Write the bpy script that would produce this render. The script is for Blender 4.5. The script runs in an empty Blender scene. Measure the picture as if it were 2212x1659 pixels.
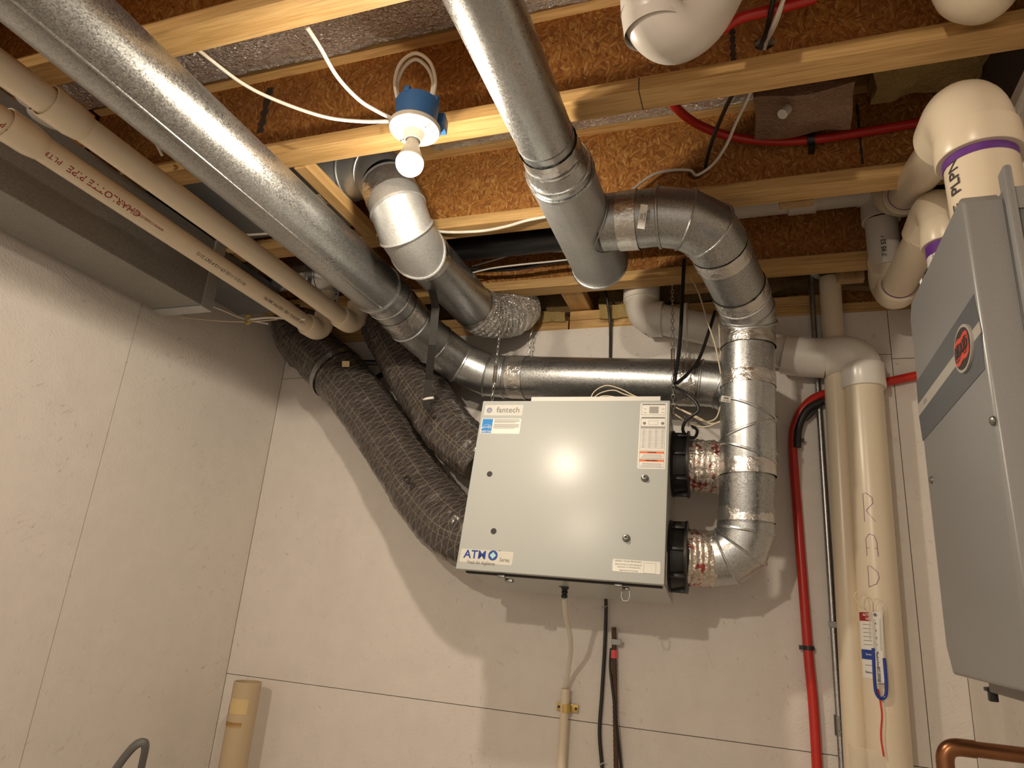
import bpy, bmesh, math, random
from mathutils import Vector, Matrix, noise
random.seed(7)
C = bpy.context.scene.collection
S = bpy.context.scene
V = Vector
PI = math.pi
# ------------------------------------------------------------------ camera, lamps' exposure, world
F_PX = 1482.86                       # focal length for a 2212 px wide picture
def _basis(yaw, pitch, roll):
    cy, sy, cp, sp, cr, sr = math.cos(yaw), math.sin(yaw), math.cos(pitch), math.sin(pitch), math.cos(roll), math.sin(roll)
    fwd = V((-sy*cp, cy*cp, sp)); right = V((cy, sy, 0)); up = right.cross(fwd)
    return cr*right + sr*up, -sr*right + cr*up, fwd
RIGHT, UP, FWD = _basis(3.55991725e-01, 3.11493042e-01, 8.03694687e-02)
EYE = V((0, 0, 0))
cam_d = bpy.data.cameras.new('camera'); cam = bpy.data.objects.new('camera', cam_d); C.objects.link(cam)
cam_d.sensor_width = 36; cam_d.lens = 36*F_PX/2212; cam_d.clip_start = .02; cam_d.clip_end = 50
cam.matrix_world = Matrix(((RIGHT.x, UP.x, -FWD.x, 0), (RIGHT.y, UP.y, -FWD.y, 0), (RIGHT.z, UP.z, -FWD.z, 0), (0, 0, 0, 1)))
S.camera = cam
w = bpy.data.worlds.new('world'); S.world = w; w.use_nodes = True
w.node_tree.nodes['Background'].inputs[0].default_value = (1, .86, .70, 1)
w.node_tree.nodes['Background'].inputs[1].default_value = .28
S.view_settings.view_transform = 'Standard'; S.view_settings.look = 'None'
S.view_settings.gamma = 1; S.view_settings.use_curve_mapping = False
S.view_settings.exposure = 1.35
BULB = V((-.70, 1.125, .91)); BULB_E = 345.0            # the lit bulb in the picture
BULB2 = V((-.72, -1.16, .95)); BULB2_E = 1150.0          # a second lamp of the room, behind the camera
LIGHT_COL = (1, .86, .67)
S.cycles.max_bounces = 8; S.cycles.diffuse_bounces = 5; S.cycles.glossy_bounces = 4
S.cycles.sample_clamp_indirect = 4.0; S.cycles.use_denoising = True
S.cycles.caustics_reflective = False; S.cycles.caustics_refractive = False

HC = 1.09       # underside of the joists above the eye
ST = 1.41       # underside of the subfloor
YW = 2.33       # back wall
XL = -1.93      # left wall
XR = .527       # right wall
FZ = -1.54      # floor
YF = -3.2       # end of the modelled ceiling; the basement goes on, open, behind the camera

def A(px, py, X=None, Y=None, Z=None, d=None):          # the point seen at a picture position, on a plane of the room
    r = RIGHT*((px-1106)/F_PX) + UP*((829.5-py)/F_PX) + FWD
    if X is not None: return r*(X/r.x)
    if Y is not None: return r*(Y/r.y)
    if Z is not None: return r*(Z/r.z)
    return r*d
# ------------------------------------------------------------------ materials
MATS = {}
class NT:
    def __init__(s, name):
        m = bpy.data.materials.new(name); m.use_nodes = True; s.m = m; s.t = m.node_tree; s.n = s.t.nodes
        s.b = s.n['Principled BSDF']; s.co = s.n.new('ShaderNodeTexCoord')
    def node(s, typ, **k):
        n = s.n.new(typ)
        for a, v in k.items():
            if a in ('_in',):
                for kk, vv in v.items():
                    if hasattr(vv, 'is_output') or isinstance(vv, bpy.types.NodeSocket): s.t.links.new(vv, n.inputs[kk])
                    else: n.inputs[kk].default_value = vv
            else: setattr(n, a, v)
        return n
    def link(s, a, b): s.t.links.new(a, b)
    def map(s, src, scale=(1, 1, 1), rot=(0, 0, 0), loc=(0, 0, 0)):
        n = s.node('ShaderNodeMapping', _in={'Vector': src, 'Scale': scale, 'Rotation': rot, 'Location': loc}); return n.outputs[0]
    def noise(s, src, scale, detail=3, rough=.55, dist=0):
        return s.node('ShaderNodeTexNoise', _in={'Vector': src, 'Scale': scale, 'Detail': detail, 'Roughness': rough, 'Distortion': dist})
    def vor(s, src, scale, feature='F1', rnd=1.0):
        return s.node('ShaderNodeTexVoronoi', feature=feature, _in={'Vector': src, 'Scale': scale, 'Randomness': rnd})
    def ramp(s, fac, stops, interp='LINEAR'):
        n = s.node('ShaderNodeValToRGB', _in={'Fac': fac}); e = n.color_ramp.elements; n.color_ramp.interpolation = interp
        while len(e) < len(stops): e.new(.5)
        for el, (p, c) in zip(e, stops):
            el.position = p; el.color = (c[0], c[1], c[2], 1) if hasattr(c, '__len__') else (c, c, c, 1)
        return n.outputs[0]
    def math(s, op, a, b=None, c=None):
        n = s.node('ShaderNodeMath', operation=op)
        for i, v in enumerate((a, b, c)):
            if v is None: continue
            if isinstance(v, bpy.types.NodeSocket): s.link(v, n.inputs[i])
            else: n.inputs[i].default_value = v
        return n.outputs[0]
    def mix(s, fac, a, b, mode='MIX'):
        n = s.node('ShaderNodeMix', data_type='RGBA', blend_type=mode)
        for i, v in ((0, fac), (6, a), (7, b)):
            if isinstance(v, bpy.types.NodeSocket): s.link(v, n.inputs[i])
            else: n.inputs[i].default_value = v if i == 0 else (v[0], v[1], v[2], 1)
        return n.outputs[2]
    def bump(s, h, strength=.3, dist=.002, prev=None):
        n = s.node('ShaderNodeBump', _in={'Height': h, 'Strength': strength, 'Distance': dist})
        if prev is not None: s.link(prev, n.inputs['Normal'])
        return n.outputs[0]
    def out(s, color=None, rough=None, metal=None, normal=None, **k):
        for key, v in (('Base Color', color), ('Roughness', rough), ('Metallic', metal), ('Normal', normal)):
            if v is None: continue
            if isinstance(v, bpy.types.NodeSocket): s.link(v, s.b.inputs[key])
            elif key == 'Base Color': s.b.inputs[key].default_value = (v[0], v[1], v[2], 1)
            else: s.b.inputs[key].default_value = v
        for kk, v in k.items(): s.b.inputs[kk.replace('_', ' ')].default_value = v
        return s.m
def plain(name, col, rough=.5, metal=0, var=.06, bump=.05, scale=40, **k):
    m = NT(name); o = m.co.outputs['Object']; n = m.noise(o, scale, 4)
    c = m.mix(n.outputs[0], [x*(1-var) for x in col], [min(1, x*(1+var)) for x in col])
    r = m.ramp(m.noise(o, scale*.4, 3).outputs[0], [(.2, max(.02, rough-.02)), (.8, min(1, rough+.02))])
    return m.out(c, r, metal, m.bump(n.outputs[0], bump, .001), **k)

def galv(name, base=(.60, .62, .63), rough=.27, speck=.5, metal=.97, sc=1.0):
    m = NT(name); o = m.co.outputs['Object']
    v = m.vor(o, 380*sc); v2 = m.vor(o, 110*sc); big = m.noise(o, 5, 4, .6)
    spang = m.ramp(v.outputs['Color'], [(.0, [x*(1-speck*.55) for x in base]), (.55, base), (1, [min(1, x*(1+speck*.35)) for x in base])])
    c = m.mix(m.math('MULTIPLY', v2.outputs['Distance'], .35), spang, [x*.75 for x in base])
    c = m.mix(m.ramp(big.outputs[0], [(.35, 0), (.7, .5)]), c, [x*.72 for x in base])
    dust = m.ramp(m.noise(o, 420, 2).outputs[0], [(.60, 0), (.72, .55*speck)])
    c = m.mix(dust, c, (.10, .09, .08))
    r = m.math('ADD', m.ramp(v.outputs['Color'], [(0, rough-.06), (1, rough+.10)]), m.math('MULTIPLY', m.ramp(big.outputs[0], [(.3, 0), (.8, 1)]), .10))
    return m.out(c, r, metal, m.bump(m.noise(o, 300, 2).outputs[0], .08, .0006, m.bump(m.noise(o, 9, 3).outputs[0], .25, .004)))
M = MATS
M['galv'] = galv('galvanised_steel')
M['galv_dull'] = galv('dusty_galvanised_steel', (.49, .50, .50), .28, .85, .93)
M['galv_old'] = galv('white_bloomed_galvanised_steel', (.52, .53, .53), .40, .4, .7)
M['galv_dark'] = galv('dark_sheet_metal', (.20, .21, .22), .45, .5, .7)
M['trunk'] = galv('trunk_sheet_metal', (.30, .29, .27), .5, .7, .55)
M['zinc'] = plain('zinc_plated_steel', (.62, .62, .60), .32, .95)
M['steel'] = plain('plain_steel', (.24, .24, .23), .38, .9)

def wood(name, a, b, c, axis='X', knots=True):
    m = NT(name); o = m.co.outputs['Object']
    sc = {'X': (1.6, 38, 60), 'Y': (38, 1.6, 60), 'Z': (38, 60, 1.6)}[axis]
    mp = m.map(o, sc); n1 = m.noise(mp, 1.5, 6, .65, .6); fine = m.noise(m.map(o, tuple(x*4 for x in sc)), 1.5, 3)
    col = m.ramp(n1.outputs[0], [(.25, a), (.5, b), (.78, c)])
    col = m.mix(m.ramp(fine.outputs[0], [(.42, 0), (.7, .4)]), col, [x*.6 for x in a])
    kn = m.vor(m.map(o, {'X': (3, 14, 14), 'Y': (14, 3, 14), 'Z': (14, 14, 3)}[axis]), 1)
    kf = m.ramp(kn.outputs['Distance'], [(.05, .8), (.16, 0)])
    col = m.mix(kf, col, [x*.45 for x in a])
    big = m.ramp(m.noise(m.map(o, {'X': (3, 12, 12), 'Y': (12, 3, 12), 'Z': (12, 12, 3)}[axis]), 1, 2).outputs[0], [(.52, 0), (.75, .45)])
    col = m.mix(big, col, [a[0]*.6, a[1]*.62, a[2]*.7])
    return m.out(col, .62, 0, m.bump(n1.outputs[0], .35, .002))
WA, WB, WC = (.46, .25, .075), (.66, .41, .16), (.78, .54, .26)
M['wood_x'] = wood('pine_grain_along_x', WA, WB, WC, 'X')
M['wood_y'] = wood('pine_grain_along_y', (.50, .27, .08), (.68, .42, .17), (.78, .54, .26), 'Y')
M['wood_z'] = wood('pine_grain_along_z', (.40, .23, .09), (.56, .36, .17), (.66, .46, .26), 'Z')

def strands(m, o, plane='XZ', sc=1.0):
    outs = []
    for i, (ang, off) in enumerate(((.5, 0), (-.7, 3.1), (1.4, 7.7), (-1.25, 12.3))):
        rot = (0, ang, 0) if plane == 'XZ' else ((0, 0, ang) if plane == 'XY' else (ang, 0, 0))
        s = {'XZ': (46*sc, 1*sc, 210*sc), 'XY': (46*sc, 210*sc, 1*sc), 'YZ': (1*sc, 46*sc, 210*sc)}[plane]
        n = m.noise(o, 9, 2); warp = m.node('ShaderNodeVectorMath', operation='MULTIPLY_ADD', _in={0: n.outputs['Color'], 1: (.03, .03, .03), 2: o})
        r = m.map(warp.outputs[0], (1, 1, 1), rot, (off, off, off)); outs.append(m.vor(m.map(r, s), 1))
    return outs
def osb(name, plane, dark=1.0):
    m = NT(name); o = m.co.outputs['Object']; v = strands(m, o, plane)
    def g(x): return m.node('ShaderNodeSeparateColor', _in={0: x.outputs['Color']}).outputs
    sel = m.vor(o, 60); sg = g(sel)
    a = m.mix(m.math('GREATER_THAN', sg[0], .5), v[0].outputs['Color'], v[1].outputs['Color'])
    b = m.mix(m.math('GREATER_THAN', sg[0], .5), v[2].outputs['Color'], v[3].outputs['Color'])
    mm = m.mix(m.math('GREATER_THAN', sg[1], .5), a, b)
    gg = m.node('ShaderNodeSeparateColor', _in={0: mm}).outputs
    stops = [(0, (.22, .080, .016)), (.25, (.34, .130, .027)), (.55, (.44, .185, .040)), (.85, (.52, .25, .065)), (1, (.62, .36, .12))]
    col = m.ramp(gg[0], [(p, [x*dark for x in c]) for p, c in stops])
    da = m.mix(m.math('GREATER_THAN', sg[0], .5), v[0].outputs['Distance'], v[1].outputs['Distance'])
    db = m.mix(m.math('GREATER_THAN', sg[0], .5), v[2].outputs['Distance'], v[3].outputs['Distance'])
    dd = m.mix(m.math('GREATER_THAN', sg[1], .5), da, db)
    edge = m.ramp(dd, [(.45, 0), (.9, .45)])
    col = m.mix(edge, col, (.14*dark, .05*dark, .012*dark))
    red = m.ramp(m.noise(o, 6, 3).outputs[0], [(.45, 0), (.7, .35)])
    col = m.mix(red, col, (.30*dark, .10*dark, .025*dark))
    h = m.math('ADD', gg[1], m.math('MULTIPLY', dd, -.8))
    return m.out(col, .6, 0, m.bump(h, .5, .0016))
M['osb_web'] = osb('oriented_strand_board', 'XZ')
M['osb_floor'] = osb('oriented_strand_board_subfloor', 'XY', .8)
def painted(name, plane, col=(.76, .71, .66)):
    m = NT(name); o = m.co.outputs['Object']; v = strands(m, o, plane, .8)
    h = m.math('ADD', v[0].outputs['Distance'], m.math('MULTIPLY', v[2].outputs['Distance'], .8))
    # short torn strands where the wood shows as thin dark scratches
    sc = m.mix(m.math('GREATER_THAN', m.node('ShaderNodeSeparateColor', _in={0: m.vor(o, 20).outputs['Color']}).outputs[0], .5), v[1].outputs['Distance'], v[3].outputs['Distance'])
    big = m.noise(o, 3.2, 4, .6)
    scr = m.math('MULTIPLY', m.ramp(sc, [(.70, 0), (.95, .75)]), m.ramp(m.noise(o, 34, 3).outputs[0], [(.46, 0), (.66, 1)]))
    scr = m.math('MULTIPLY', scr, m.ramp(big.outputs[0], [(.42, .15), (.60, 1)]))
    c = m.mix(m.ramp(m.noise(o, 14, 5, .6).outputs[0], [(.3, 0), (.75, 1)]), [x*.93 for x in col], col)
    c = m.mix(m.ramp(m.noise(m.map(o, (1, 1, .3)), 4, 3).outputs[0], [(.55, 0), (.75, .35)]), c, (col[0]*.86, col[1]*.80, col[2]*.80))
    c = m.mix(scr, c, (.42, .33, .26))
    dots = m.ramp(m.vor(o, 26).outputs['Distance'], [(.035, 1), (.06, 0)])
    dots = m.math('MULTIPLY', dots, m.ramp(m.noise(o, 11, 2).outputs[0], [(.56, 0), (.6, .8)]))
    c = m.mix(dots, c, (.16, .11, .08))
    return m.out(c, .55, 0, m.bump(m.noise(o, 160, 3).outputs[0], .12, .001, m.bump(h, .26, .0022)))
M['paint_back'] = painted('white_painted_strand_board', 'XZ')
M['paint_side'] = painted('white_painted_strand_board_side', 'YZ')
M['gap'] = plain('dark_gap', (.05, .035, .025), .9)
M['concrete'] = plain('concrete', (.38, .36, .33), .8, 0, .2, .3, 12)
M['pvc'] = plain('cream_pvc', (.74, .64, .49), .30, 0, .03, .03, 14)
M['pvc_white'] = plain('white_pvc', (.80, .77, .72), .25, 0, .02, .02, 14)
M['pvc_tan'] = plain('tan_aged_pvc', (.52, .40, .25), .45, 0, .05, .03, 14)
M['pvc_grey'] = plain('grey_white_pvc', (.62, .58, .53), .32, 0, .04, .02, 14)
M['primer'] = plain('purple_primer', (.13, .035, .25), .4)
M['ink_red'] = plain('red_ink', (.30, .03, .02), .6)
M['ink_black'] = plain('black_ink', (.03, .025, .025), .6)
M['ink_purple'] = plain('purple_marker', (.22, .10, .24), .6)
M['ink_grey'] = plain('grey_ink', (.20, .20, .19), .6)
M['cable'] = plain('white_cable_sheath', (.80, .76, .68), .4)
M['wire_cream'] = plain('cream_thin_wire', (.72, .62, .44), .4)
M['cable_black'] = plain('black_cable_sheath', (.014, .014, .015), .35)
M['red_hose'] = plain('red_pex', (.50, .022, .014), .32)
M['rubber'] = plain('black_plastic', (.012, .012, .013), .38)
M['rust'] = plain('rusty_bar', (.085, .045, .03), .8, 0, .5, .8, 120)
M['pink_tape'] = plain('pink_tape', (.85, .09, .10), .6)
M['copper'] = plain('tarnished_copper', (.26, .115, .055), .30, .95, .25, .1, 30)
M['yellow_tape'] = plain('yellowed_tape', (.66, .50, .24), .35)
M['glue'] = plain('brown_glue_stain', (.38, .20, .05), .5)
M['yellow_metal'] = plain('yellow_metal', (.62, .44, .13), .45, .4)
M['blue_box'] = plain('blue_plastic', (.045, .17, .46), .45)
M['porcelain'] = plain('white_lampholder_plastic', (.80, .76, .66), .28)
m = NT('pale_grey_enamel'); M['cabinet'] = m.out((.50, .525, .51), .33, 0, m.bump(m.noise(m.co.outputs['Object'], 500, 2).outputs[0], .04, .0004))
M['gasket'] = plain('black_foam_gasket', (.015, .015, .015), .8)
M['heater'] = plain('grey_metallic_paint', (.28, .285, .29), .38, .25, .10, .03, 400)
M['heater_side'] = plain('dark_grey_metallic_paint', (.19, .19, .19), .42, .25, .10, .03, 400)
M['band'] = plain('dark_grey_stripe', (.10, .11, .125), .4)
M['band_light'] = plain('light_grey_stripe', (.42, .40, .365), .4)
M['label_white'] = plain('white_label', (.80, .78, .74), .4)
M['label_cream'] = plain('cream_clear_label', (.68, .665, .60), .25)
M['label_frost'] = plain('pale_glossy_label', (.70, .69, .66), .15)
M['sky_blue'] = plain('bright_blue_print', (.02, .25, .68), .35)
M['navy'] = plain('navy_print', (.012, .05, .30), .35)
M['aqua'] = plain('pale_aqua_print', (.42, .72, .74), .4)
M['orange'] = plain('orange_print', (.80, .17, .03), .4)
M['maroon'] = plain('maroon_print', (.30, .02, .02), .4)
M['badge_red'] = plain('red_badge', (.62, .06, .03), .35)
M['mid_grey'] = plain('mid_grey_print', (.34, .33, .31), .5)
M['webbing'] = plain('black_webbing', (.030, .028, .026), .75, 0, .5, .8, 500)
M['blue_liquid'] = plain('blue_liquid', (.012, .04, .30), .2)
M['red_string'] = plain('red_plastic_ribbon', (.62, .03, .02), .4)
M['hose_grey'] = plain('grey_rubber_hose', (.12, .12, .115), .5)
m = NT('clear_hose'); M['clear'] = m.out((.80, .74, .64), .18, 0, None, Alpha=.62)
m = NT('clear_tube'); M['clear_tube'] = m.out((.85, .80, .72), .1, 0, None, Alpha=.35)
m = NT('clear_tape'); M['clear_tape'] = m.out((.85, .82, .74), .12, 0, m.bump(m.noise(m.co.outputs['Object'], 70, 3).outputs[0], .5, .002), Alpha=.22)
def foil(name, base=(.74, .73, .71), rough=.16, sc=1.0, st=.9, red=False, metal=.92, dist=.004):
    m = NT(name); o = m.co.outputs['Object']
    v = m.vor(o, 60*sc, 'DISTANCE_TO_EDGE'); n = m.noise(o, 90*sc, 4, .6, 1.2); n2 = m.noise(o, 26*sc, 3, .6, .8)
    h = m.math('ADD', m.math('MULTIPLY', v.outputs['Distance'], .6), m.math('ADD', n.outputs[0], n2.outputs[0]))
    c = m.mix(m.ramp(n.outputs[0], [(.4, 0), (.75, .5)]), base, [x*.6 for x in base])
    if red:
        w_ = m.node('ShaderNodeTexWave', wave_type='BANDS', bands_direction='DIAGONAL', _in={'Vector': o, 'Scale': 9.0, 'Distortion': 9.0, 'Detail': 3.0, 'Detail Scale': 3.0})
        c = m.mix(m.math('MULTIPLY', m.ramp(w_.outputs[0], [(.72, 0), (.80, 1)]), m.ramp(m.noise(o, 22, 2).outputs[0], [(.5, 0), (.55, .85)])), c, (.45, .02, .02))
    return m.out(c, rough, metal, m.bump(h, st, dist))
M['foil'] = foil('foil_insulation_facing', (.85, .83, .80), .14, 1.2, 1.0, metal=.85, dist=.011)
M['foil_brown'] = foil('brownish_foil_wrap', (.30, .19, .13), .35, 1.0, .8, metal=.5)
M['tape'] = foil('aluminium_tape', (.72, .70, .67), .20, .7, .45)
M['foil_red'] = foil('foil_sleeve_with_red_print', (.76, .70, .62), .20, .7, 1.0, True)
def flexmat():
    m = NT('black_scrim_duct_jacket'); uv = m.co.outputs['UV']; o = m.co.outputs['Object']
    sx = m.node('ShaderNodeSeparateXYZ', _in={0: uv}).outputs; u, v = sx[0], sx[1]
    def lines(e, period, wid):
        f = m.math('FRACT', m.math('DIVIDE', e, period)); return m.math('LESS_THAN', f, wid)
    wob = m.math('MULTIPLY', m.noise(o, 14, 3).outputs[0], .018)
    vv = m.math('ADD', v, wob)
    a = lines(m.math('ADD', m.math('MULTIPLY', u, .8), vv), .040, .030)
    b = lines(m.math('SUBTRACT', m.math('MULTIPLY', u, .8), vv), .040, .030)
    c = lines(vv, .019, .075); d = lines(u, .06, .02)
    l = m.math('MINIMUM', m.math('ADD', m.math('ADD', a, b), m.math('ADD', c, d)), 1)
    base = m.mix(m.noise(o, 30, 4).outputs[0], (.040, .034, .033), (.070, .060, .058))
    col = m.mix(m.math('MULTIPLY', l, .72), base, (.30, .25, .18))
    n = m.noise(o, 38, 3, .5, 1.0); n2 = m.noise(o, 14, 2, .5, 1)
    h = m.math('ADD', m.math('MULTIPLY', n.outputs[0], .5), n2.outputs[0])
    return m.out(col, m.ramp(n.outputs[0], [(.3, .16), (.7, .34)]), 0, m.bump(h, .55, .005), Specular_IOR_Level=.6)
M['flex'] = flexmat()
def fluff(name, a, b):
    m = NT(name); o = m.co.outputs['Object']; n = m.noise(o, 26, 6, .75, .6); n2 = m.noise(o, 140, 3, .7)
    return m.out(m.mix(n.outputs[0], a, b), .95, 0, m.bump(m.math('ADD', n.outputs[0], n2.outputs[0]), 1, .012))
M['fluff'] = fluff('yellow_glass_wool', (.38, .24, .06), (.80, .62, .28))
M['fluff_dark'] = fluff('brown_glass_wool', (.13, .08, .03), (.46, .30, .12))
def emis(name, e, col):
    m = NT(name); m.b.inputs['Emission Color'].default_value = (*col, 1); m.b.inputs['Emission Strength'].default_value = e
    return m.out((.9, .88, .82), .3)
M['glow'] = emis('lit_bulb_dome', BULB_E, LIGHT_COL); M['glow2'] = emis('lit_bulb_dome_behind', BULB2_E, LIGHT_COL)
# ------------------------------------------------------------------ objects, parts, labels
WL = {}
def thing(name, label, cat, base, group=None, kind=None):
    o = bpy.data.objects.new(name, None); C.objects.link(o); base = V(base); o.location = base; o.empty_display_size = .05
    WL[o.name] = base.copy(); o['label'] = label; o['category'] = cat
    if group: o['group'] = group
    if kind: o['kind'] = kind
    return o
def mk(name, bm, mat, base, smooth=True):
    bmesh.ops.translate(bm, verts=bm.verts[:], vec=-V(base))
    me = bpy.data.meshes.new(name); bm.to_mesh(me); bm.free()
    for mm in (mat if isinstance(mat, (list, tuple)) else [mat]): me.materials.append(M[mm])
    o = bpy.data.objects.new(name, me); C.objects.link(o)
    if smooth and len(me.polygons):
        me.polygons.foreach_set('use_smooth', [True]*len(me.polygons))
        me.set_sharp_from_angle(angle=math.radians(38))
    return o
def part(name, bm, mat, parent, label=None, smooth=True, kind=None):
    base = WL[parent.name]; o = mk(name, bm, mat, base, smooth); o.parent = parent; WL[o.name] = base.copy()
    if label: o['label'] = label
    if kind: o['kind'] = kind
    return o
def solo(name, bm, mat, label, cat, group=None, kind=None, smooth=True):
    xs = [v.co for v in bm.verts]; base = V((sum(c.x for c in xs)/len(xs), sum(c.y for c in xs)/len(xs), min(c.z for c in xs)))
    o = mk(name, bm, mat, base, smooth); o.location = base; WL[o.name] = base
    o['label'] = label; o['category'] = cat
    if group: o['group'] = group
    if kind: o['kind'] = kind
    return o
def struct(name, bm, mat, smooth=False):
    o = mk(name, bm, mat, (0, 0, 0), smooth); o['kind'] = 'structure'; return o
# ------------------------------------------------------------------ shapes
def nb():
    bm = bmesh.new(); bm.loops.layers.uv.new('uv'); return bm
def frame(d):
    d = d.normalized(); a = V((0, 0, 1)) if abs(d.z) < .9 else V((0, 1, 0)); u = a.cross(d).normalized(); return u, d.cross(u).normalized()
def cr(pts, n=8, closed=False):                          # smooth curve through the points
    P = [V(p) for p in pts]; out = []
    if len(P) < 3 and not closed: return [P[0].lerp(P[1], i/n) for i in range(n+1)]
    m_ = len(P); rng = range(m_) if closed else range(m_-1)
    for i in rng:
        p0 = P[(i-1) % m_] if closed or i > 0 else P[0]*2-P[1]; p1 = P[i]; p2 = P[(i+1) % m_]
        p3 = P[(i+2) % m_] if closed or i+2 < m_ else P[-1]*2-P[-2]
        for k in range(n):
            t = k/n; out.append(.5*((2*p1)+(p2-p0)*t+(2*p0-5*p1+4*p2-p3)*t*t+(3*p1-p0-3*p2+p3)*t**3))
    if not closed: out.append(P[-1])
    return out
def tube(bm, path, r, seg=16, caps=True, closed=False, wob=None, mat=0, flat=1.0):
    P = [V(p) for p in path]; n = len(P); uvl = bm.loops.layers.uv.active
    T = []
    for i in range(n):
        a = P[(i-1) % n] if (closed or i > 0) else P[i]; b = P[(i+1) % n] if (closed or i < n-1) else P[i]; T.append((b-a).normalized())
    u, _ = frame(T[0]); rings = []; L = 0; Ls = []
    for i in range(n):
        if i: L += (P[i]-P[i-1]).length
        Ls.append(L); u = (u-T[i]*u.dot(T[i])); u = u.normalized() if u.length > 1e-6 else frame(T[i])[0]; v = T[i].cross(u)
        ri = r[i] if hasattr(r, '__len__') else r; ring = []
        for k in range(seg):
            a = 2*PI*k/seg; rr = ri if wob is None else ri+wob(L, a, ri)
            ring.append(bm.verts.new(P[i]+u*math.cos(a)*rr+v*math.sin(a)*rr*flat))
        rings.append(ring)
    r0 = r[0] if hasattr(r, '__len__') else r
    for i in range(n if closed else n-1):
        A_, B_ = rings[i], rings[(i+1) % n]
        for k in range(seg):
            f = bm.faces.new((A_[k], A_[(k+1) % seg], B_[(k+1) % seg], B_[k])); f.material_index = mat
            if uvl:
                l2 = Ls[i+1] if i+1 < n else L
                for lp, (uu, vv) in zip(f.loops, ((k, Ls[i]), (k+1, Ls[i]), (k+1, l2), (k, l2))): lp[uvl].uv = (2*PI*uu/seg*r0, vv)
    if caps and not closed:
        bm.faces.new(rings[0][::-1]).material_index = mat; bm.faces.new(rings[-1]).material_index = mat
    return rings
def mitre(bm, path, r, normals=None, seg=40, caps=False, r2=None):   # straight sections with cut joints
    P = [V(p) for p in path]; n = len(P)
    D = [(P[i+1]-P[i]).normalized() for i in range(n-1)]
    N = []
    for i in range(n):
        if normals and normals.get(i): N.append(V(normals[i]).normalized())
        elif i == 0: N.append(D[0])
        elif i == n-1: N.append(D[-1])
        else: N.append((D[i-1]+D[i]).normalized())
    u, _ = frame(D[0]); joint = {}
    for i in range(n-1):
        u = (u-D[i]*u.dot(D[i])).normalized(); v = D[i].cross(u); R = []
        for j in (i, i+1):
            rr = r if r2 is None else r+(r2-r)*j/(n-1)
            ring = []
            for k in range(seg):
                a = 2*PI*k/seg; o = u*math.cos(a)*rr+v*math.sin(a)*rr; t = -o.dot(N[j])/D[i].dot(N[j]); ring.append(P[j]+o+D[i]*t)
            R.append(ring); joint[j] = ring
        va = [bm.verts.new(c) for c in R[0]]; vb = [bm.verts.new(c) for c in R[1]]
        for k in range(seg): bm.faces.new((va[k], va[(k+1) % seg], vb[(k+1) % seg], vb[k]))
        if caps and i == 0: bm.faces.new(va[::-1])
        if caps and i == n-2: bm.faces.new(vb)
    return joint
def bead(bm, ring, r=.0035, seg=6): tube(bm, ring, r, seg, False, True)
def ringat(c, d, r, seg=40):
    u, v = frame(V(d)); return [V(c)+u*math.cos(2*PI*k/seg)*r+v*math.sin(2*PI*k/seg)*r for k in range(seg)]
def box(bm, c, s, rot=None, bev=0, mat=0, segs=2):
    res = bmesh.ops.create_cube(bm, size=1); vs = res['verts']
    bmesh.ops.scale(bm, verts=vs, vec=V(s))
    if bev:
        es = list({e for v in vs for e in v.link_edges})
        rr = bmesh.ops.bevel(bm, geom=es, offset=bev, segments=segs, affect='EDGES', profile=.5)
        vs = list({v for f in rr['faces'] for v in f.verts} | {v for v in vs if v.is_valid})
    Mx = Matrix.Translation(V(c)) @ (rot.to_4x4() if rot is not None else Matrix.Identity(4))
    bmesh.ops.transform(bm, matrix=Mx, verts=vs)
    if mat:
        for f in {f for v in vs for f in v.link_faces}: f.material_index = mat
    return vs
def bx(bm, x0, x1, y0, y1, z0, z1, bev=0, mat=0): return box(bm, ((x0+x1)/2, (y0+y1)/2, (z0+z1)/2), (x1-x0, y1-y0, z1-z0), None, bev, mat)
def lathe(bm, c, axis, prof, seg=32, mat=0, caps=True, xdir=None):
    d = V(axis).normalized(); u, v = frame(d); rings = []
    for (h, r) in prof: rings.append([bm.verts.new(V(c)+d*h+(u*math.cos(2*PI*k/seg)+v*math.sin(2*PI*k/seg))*max(r, 1e-5)) for k in range(seg)])
    for i in range(len(rings)-1):
        for k in range(seg): bm.faces.new((rings[i][k], rings[i][(k+1) % seg], rings[i+1][(k+1) % seg], rings[i+1][k])).material_index = mat
    if caps: bm.faces.new(rings[0][::-1]).material_index = mat; bm.faces.new(rings[-1]).material_index = mat
def slab(bm, pts, n, th, mat=0):                          # polygon given a thickness along n
    n = V(n).normalized()*th; a = [bm.verts.new(V(p)) for p in pts]; b = [bm.verts.new(V(p)+n) for p in pts]; k = len(a)
    fs = [bm.faces.new(a[::-1]), bm.faces.new(b)]+[bm.faces.new((a[i], a[(i+1) % k], b[(i+1) % k], b[i])) for i in range(k)]
    for f in fs: f.material_index = mat
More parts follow.
